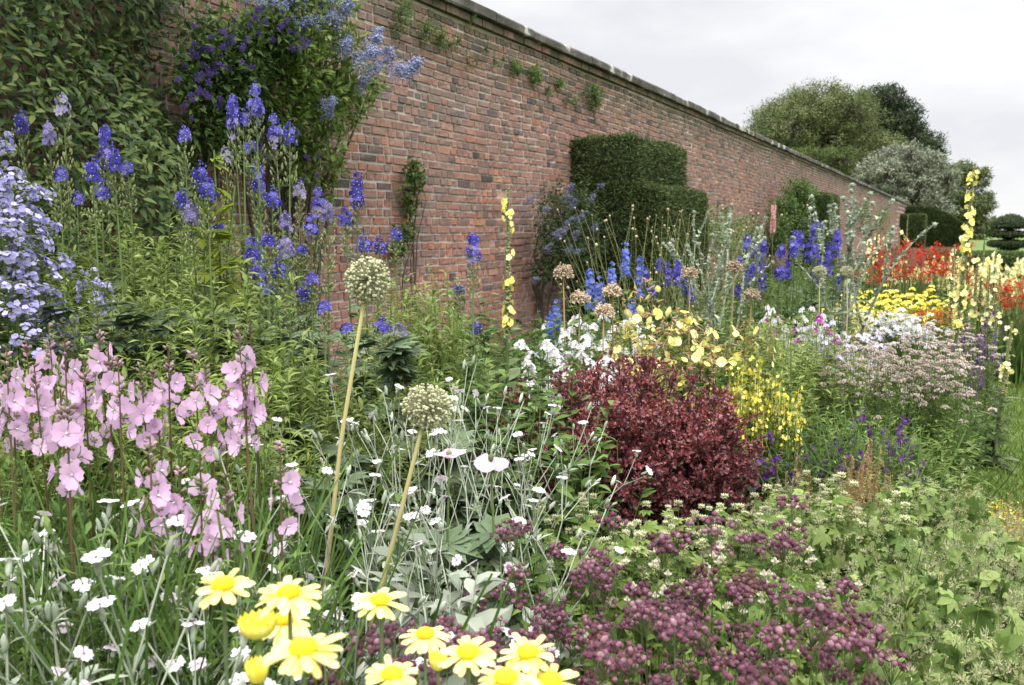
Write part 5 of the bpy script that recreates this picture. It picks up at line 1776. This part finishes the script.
row('wiry', 'scabious', 'wiry plant of thin arching stems in front of the stepped yew', 'scabious', 'wiry pale scabious', 4, (630, 735), (196, 212), (5.4, 6.4), .8)
for x, y_, dd in ((700, 212, 5.6), (715, 215, 5.4), (745, 205, 5.8), (730, 240, 5.2), (712, 235, 5.2)):
    place('thistle', 'silver_thistle', 'silver thistle with upright woolly stems below the yew', 'thistle', x, y_, dd, 'silver thistles', xy=.7)
for x, y_, dd in ((835, 185, 6.2), (855, 190, 6.3), (850, 205, 6.0), (870, 198, 6.5), (845, 222, 5.8)):
    place('thistle', 'silver_thistle', 'tall branching silver thistle left of the far yew blocks', 'thistle', x, y_, dd, 'silver thistles', xy=1.0)
place('foxglove', 'foxglove', 'single salmon pink flower spire above the royal-blue clump', 'foxglove', 774, 200, 6.4, xy=.5)
for x, y_, dd in ((563, 266, 3.9), (580, 292, 4.0), (604, 305, 3.8), (735, 262, 4.7), (752, 290, 4.4), (612, 285, 4.0), (690, 268, 4.6)):
    place('tan_head', 'dried_seed_head', 'dried tan globe seed head among the primroses', 'seed head', x, y_, dd, 'dried tan seed heads', base=(x + U(-6, 6), dd))
for x, y_, dd in ((820, 266, 5.6), (847, 266, 5.8)):
    place('onion_head', 'onion_seed_head', 'small far greenish onion seed head by the blue clump', 'seed head', x, y_, dd, 'small far onion heads', xy=1.05)

for x, y_ in ((818, 296), (771, 304), (831, 308), (792, 310)):
    place('magenta', 'magenta_phlox', 'magenta phlox among the white flowers', 'phlox', x, y_ - 4, 4.8, 'magenta phlox', xy=.7)
for x, y_ in ((778, 288), (687, 266)):
    place('soft_pink', 'pink_phlox', 'single soft pink phlox head behind the border plants', 'phlox', x, y_, 5.6, 'soft pink phlox', xy=.7)
row('white_mass', 'white_achillea', 'flat-topped white flowers below the royal-blue delphiniums', 'white flowers', 'flat-topped white flowers', 6, (776, 838), (292, 312), (5.0, 5.6), .45)
row('lilac_mass', 'lilac_flowers', 'lilac-white flower clump in front of the flat-topped white ones', 'lilac flowers', 'lilac-white clumps', 6, (805, 880), (322, 336), (4.7, 5.1), .6)
row('yellow_mass', 'yellow_anthemis', 'massed bright yellow flower clump below the red flowers', 'yellow flowers', 'massed yellow flowers', 10, (850, 935), (281, 291), (7.6, 8.6), 1.0)
row('lemon_mass', 'lemon_flowers', 'loose pale lemon flower clump left of the bright yellow mass', 'lemon flowers', 'loose lemon flowers', 4, (838, 870), (288, 312), (6.2, 7), .7)
row('white_mass', 'white_achillea', 'bright white flower clump below the yellow mass', 'white flowers', 'bright white clumps', 6, (882, 925), (303, 312), (6.4, 6.8), .8)
row('orange_mass', 'orange_flowers', 'orange flower clump right of the white clumps', 'orange flowers', 'orange flowers', 2, (930, 945), (300, 308), (6.8, 7.2), .7)
row('red_mass', 'red_crocosmia', 'red flower clump above the yellow mass', 'red flowers', 'red flower clumps', 15, (870, 960), (240, 268), (9.2, 11.5), .9)
row('red_mass', 'red_crocosmia', 'red flower clump right of the tallest mullein', 'red flowers', 'red flower clumps', 6, (985, 1040), (268, 290), (7.0, 8.2), .8)
row('lemon_mass', 'lemon_flowers', 'pale lemon flowers beyond the red clumps', 'lemon flowers', 'loose lemon flowers', 9, (900, 1030), (244, 262), (10.5, 13), 1.0)
row('rose_mass', 'dusty_rose_achillea', 'dusty rose flat-topped clump in the middle of the right border', 'achillea', 'dusty rose clumps', 16, (830, 950), (326, 352), (4.1, 5.0), .8)
row('rose_mass', 'dusty_rose_achillea', 'greyish far clump beside the foot of the tallest mullein', 'achillea', 'dusty rose clumps', 6, (930, 985), (312, 340), (5.2, 6.2), .7)
row('penstemon', 'penstemon', 'sprawling purple-flowered plant right of the barberry', 'penstemon', 'purple sprawling plants', 10, (765, 910), (392, 425), (3.2, 3.8), .9)
row('penstemon', 'penstemon', 'lone purple spire beside the lawn edge', 'penstemon', 'purple sprawling plants', 3, (975, 1000), (292, 310), (5.6, 6.2), .6)
row('penstemon', 'penstemon', 'dull purple plant in the middle of the far right border', 'penstemon', 'purple sprawling plants', 3, (962, 992), (318, 340), (5.0, 5.6), .6)
row('dry_stems', 'dried_perennial', 'dry brown dead stems right of the purple sprawling plants', 'dead stems', 'dry brown stems', 4, (850, 880), (420, 438), (2.9, 3.1), .7)
row('dry_stems', 'dried_perennial', 'dry brown dead stems by the barberry', 'dead stems', 'dry brown stems', 2, (795, 805), (440, 452), (2.9, 3.0), .6)
row('dry_stems', 'dried_perennial', 'dry brown dead stems on the lawn edge', 'dead stems', 'dry brown stems', 6, (955, 1015), (478, 505), (2.7, 3.2), .9)
for x in (985, 997, 1010):
    place('loosestrife', 'loosestrife', 'tiny yellow flowers low on the lawn edge', 'loosestrife', x, 494, 3.2, 'low yellow flowers', xy=.55)
place('hosta', 'hosta', 'blue-grey broad-leaved plant tucked beside the barberry', 'hosta', 766, 452, 3.35, xy=1.0)

# leafy plants between the flowers
FN, LN, BN, GN = 'fine_leaved_plant', 'leafy_plant', 'lobed_leaf_plant', 'grassy_plant'
row('fine', FN, 'feathery pale green plant below the dark climber', 'leafy plant', 'feathery pale green plants', 15, (50, 260), (188, 225), (3.2, 3.7), 1.2)
row('fine', FN, 'feathery pale green plant behind the pink mallows', 'leafy plant', 'feathery pale green plants', 13, (60, 265), (240, 295), (2.3, 2.9), 1.1)
row('fine', FN, 'feathery pale green plant just above the pink mallows', 'leafy plant', 'feathery pale green plants', 12, (-10, 265), (318, 350), (1.8, 2.2), .9)
row('lobed', BN, 'lobed-leaved green plant under the pale feathery foliage', 'leafy plant', 'lobed-leaved plants', 10, (85, 240), (225, 275), (2.3, 2.7), 1.0)
row('lobed', BN, 'lobed-leaved green plant at the foot of the delphiniums', 'leafy plant', 'lobed-leaved plants', 9, (230, 400), (262, 330), (2.5, 3.2), 1.0)
row('fine', FN, 'feathery green plant right of the taller onion head', 'leafy plant', 'feathery pale green plants', 7, (380, 450), (252, 280), (3.3, 3.9), 1.0)
row('lobed', BN, 'lobed-leaved green plant right of the leaning stalk', 'leafy plant', 'lobed-leaved plants', 7, (270, 360), (372, 420), (1.85, 2.3), .9)
row('fine', FN, 'feathery green plant behind the campions', 'leafy plant', 'feathery pale green plants', 8, (270, 420), (325, 365), (2.3, 2.7), .9)
row('leafy', LN, 'mid green leafy plant between mullein and campions', 'leafy plant', 'mid green leafy plants', 12, (400, 560), (290, 345), (2.8, 3.7), 1.0)
row('leafy', LN, 'mid green leafy plant at the foot of the brick wall', 'leafy plant', 'mid green leafy plants', 10, (420, 580), (258, 290), (4.0, 5.0), 1.1)
row('leafy', LN, 'mid green leafy plant left of the barberry', 'leafy plant', 'mid green leafy plants', 8, (500, 590), (362, 430), (2.5, 3.0), .9)
row('leafy', LN, 'mid green leafy plant behind the primroses', 'leafy plant', 'mid green leafy plants', 12, (580, 760), (252, 290), (4.8, 6.0), 1.2)
row('fine', FN, 'feathery green plant among the primroses', 'leafy plant', 'feathery pale green plants', 10, (610, 790), (300, 345), (3.9, 4.6), 1.0)
row('fine', FN, 'feathery green plant right of the primroses', 'leafy plant', 'feathery pale green plants', 8, (745, 830), (300, 335), (4.4, 5.0), 1.0)
row('leafy', LN, 'mid green leafy plant below the royal-blue clump', 'leafy plant', 'mid green leafy plants', 10, (730, 860), (276, 296), (6, 7), 1.2)
row('leafy', LN, 'mid green leafy plant among the red and yellow flowers', 'leafy plant', 'mid green leafy plants', 12, (845, 1010), (268, 300), (7.2, 9), 1.2)
row('leafy', LN, 'mid green leafy plant in the far border', 'leafy plant', 'mid green leafy plants', 14, (700, 990), (240, 252), (10, 16), 1.5)
row('sprawly', 'sprawling_plant', 'low sprawling fresh green plant beside the lawn', 'leafy plant', 'sprawling green plants', 13, (850, 945), (385, 425), (3.5, 4.3), .9)
row('sprawly', 'sprawling_plant', 'low sprawling fresh green plant below the dusty rose clumps', 'leafy plant', 'sprawling green plants', 12, (770, 940), (358, 400), (3.8, 4.4), 1.0)
row('sprawly', 'sprawling_plant', 'low sprawling green plant above the cranesbill', 'leafy plant', 'sprawling green plants', 9, (860, 945), (428, 455), (3.0, 3.4), .8)
row('leafy', LN, 'broad-leaved fresh green plant on the lawn side', 'leafy plant', 'mid green leafy plants', 7, (900, 958), (365, 410), (3.9, 4.6), .8)
row('leafy', LN, 'small leafy plant at the very edge of the lawn', 'leafy plant', 'mid green leafy plants', 3, (975, 998), (368, 392), (4.5, 4.9), .45)
row('grassy', GN, 'grassy dark green tuft under the pink mallows', 'leafy plant', 'grassy green tufts', 16, (-20, 270), (415, 455), (1.45, 1.75), .9)
row('grassy', GN, 'grassy dark green tuft behind the white campions', 'leafy plant', 'grassy green tufts', 14, (-20, 300), (480, 545), (1.1, 1.35), .8)
row('felted', 'felted_plant', 'grey-green felted plant behind the yellow daisies', 'leafy plant', 'grey felted plants', 10, (290, 450), (500, 570), (1.2, 1.5), .8)
row('felted', 'felted_plant', 'grey-green felted plant below the poppies', 'leafy plant', 'grey felted plants', 8, (400, 520), (470, 540), (1.5, 1.8), .9)
row('leafy', LN, 'small green leafy plant under the poppies', 'leafy plant', 'mid green leafy plants', 8, (300, 560), (455, 520), (1.7, 2.1), .8)
row('felted', 'felted_plant', 'grey-green felted plant at the bottom left', 'leafy plant', 'grey felted plants', 6, (0, 230), (600, 660), (.95, 1.1), .6)
row('grassy', GN, 'pale strappy tuft among the purple sprawling plants', 'leafy plant', 'grassy green tufts', 5, (790, 890), (388, 415), (3.3, 3.7), .8)
# lime green shoot
c = at(214, 150, 2.9)
root = thing('hop_shoot', 'bright lime green hop shoot rising among the delphiniums', 'climbing shoot', Matrix.Translation((c[0], c[1], 0)), px=214)
ms, ml = MB(), MB()
P = curves(np.zeros((4, 3)), np.array([[0, 0, c[2]], [.06, .03, c[2] - .12], [-.08, .02, c[2] - .2], [.03, -.03, c[2] - .3]]), .03, 7)
ms.tubes(P, .003, 5)
put_leaves(ml, P, 7, .80, 1.0, [T_palm(3, .8, .6, .25, 3, False)] * 2, .11, .06, (-.5, .6))
obj('stem', ms.mesh('stem', STEM_G), root); obj('foliage', ml.mesh('foliage', G_LIME), root)

# ------------------------------------------------------------------ low ground cover that hides the soil
mb = MB()
n = 52000
yy = -.4 + 26 * U(0, 1, n) ** 1.9
xx = U(-4.25, .05, n) - .06 * np.abs(rng.normal(size=n))
zz = .02 + .30 * U(0, 1, n) ** 1.3
p = np.stack([xx, yy, zz], -1)
far = np.linalg.norm(p[:, :2], axis=1) > .75
p = p[far]; n = len(p)
d = norm(np.stack([rng.normal(size=n), rng.normal(size=n), U(-.1, .9, n)], -1))
mb.inst(T_leaf(.45, 2, .25, .25, .7), p, frames(d, Zs(n) + jitn(n, .35)), U(.035, .075, n) * (1 + p[:, 1] * .04))
obj('ground_cover', mb.mesh('ground_cover', G_MID), kind='stuff')

# ------------------------------------------------------------------ labels: number look-alikes by where they stand
ONES = ['', 'first', 'second', 'third', 'fourth', 'fifth', 'sixth', 'seventh', 'eighth', 'ninth', 'tenth', 'eleventh', 'twelfth', 'thirteenth', 'fourteenth', 'fifteenth', 'sixteenth', 'seventeenth', 'eighteenth', 'nineteenth', 'twentieth']


def ordinal(i):
    return ONES[i] if i <= 20 else ('twenty-' + ONES[i - 20] if i < 30 else 'thirtieth')


fam = {}
for o, label, px in PENDING:
    fam.setdefault(label, []).append((px if px is not None else 0, o))
for label, lst in fam.items():
    if len(lst) == 1:
        lst[0][1]['label'] = label
        continue
    lst.sort(key=lambda q: q[0])
    for i, (_, o) in enumerate(lst):
        o['label'] = label + (', leftmost' if i == 0 else ', rightmost' if i == len(lst) - 1 else ', ' + ordinal(i + 1) + ' from left')
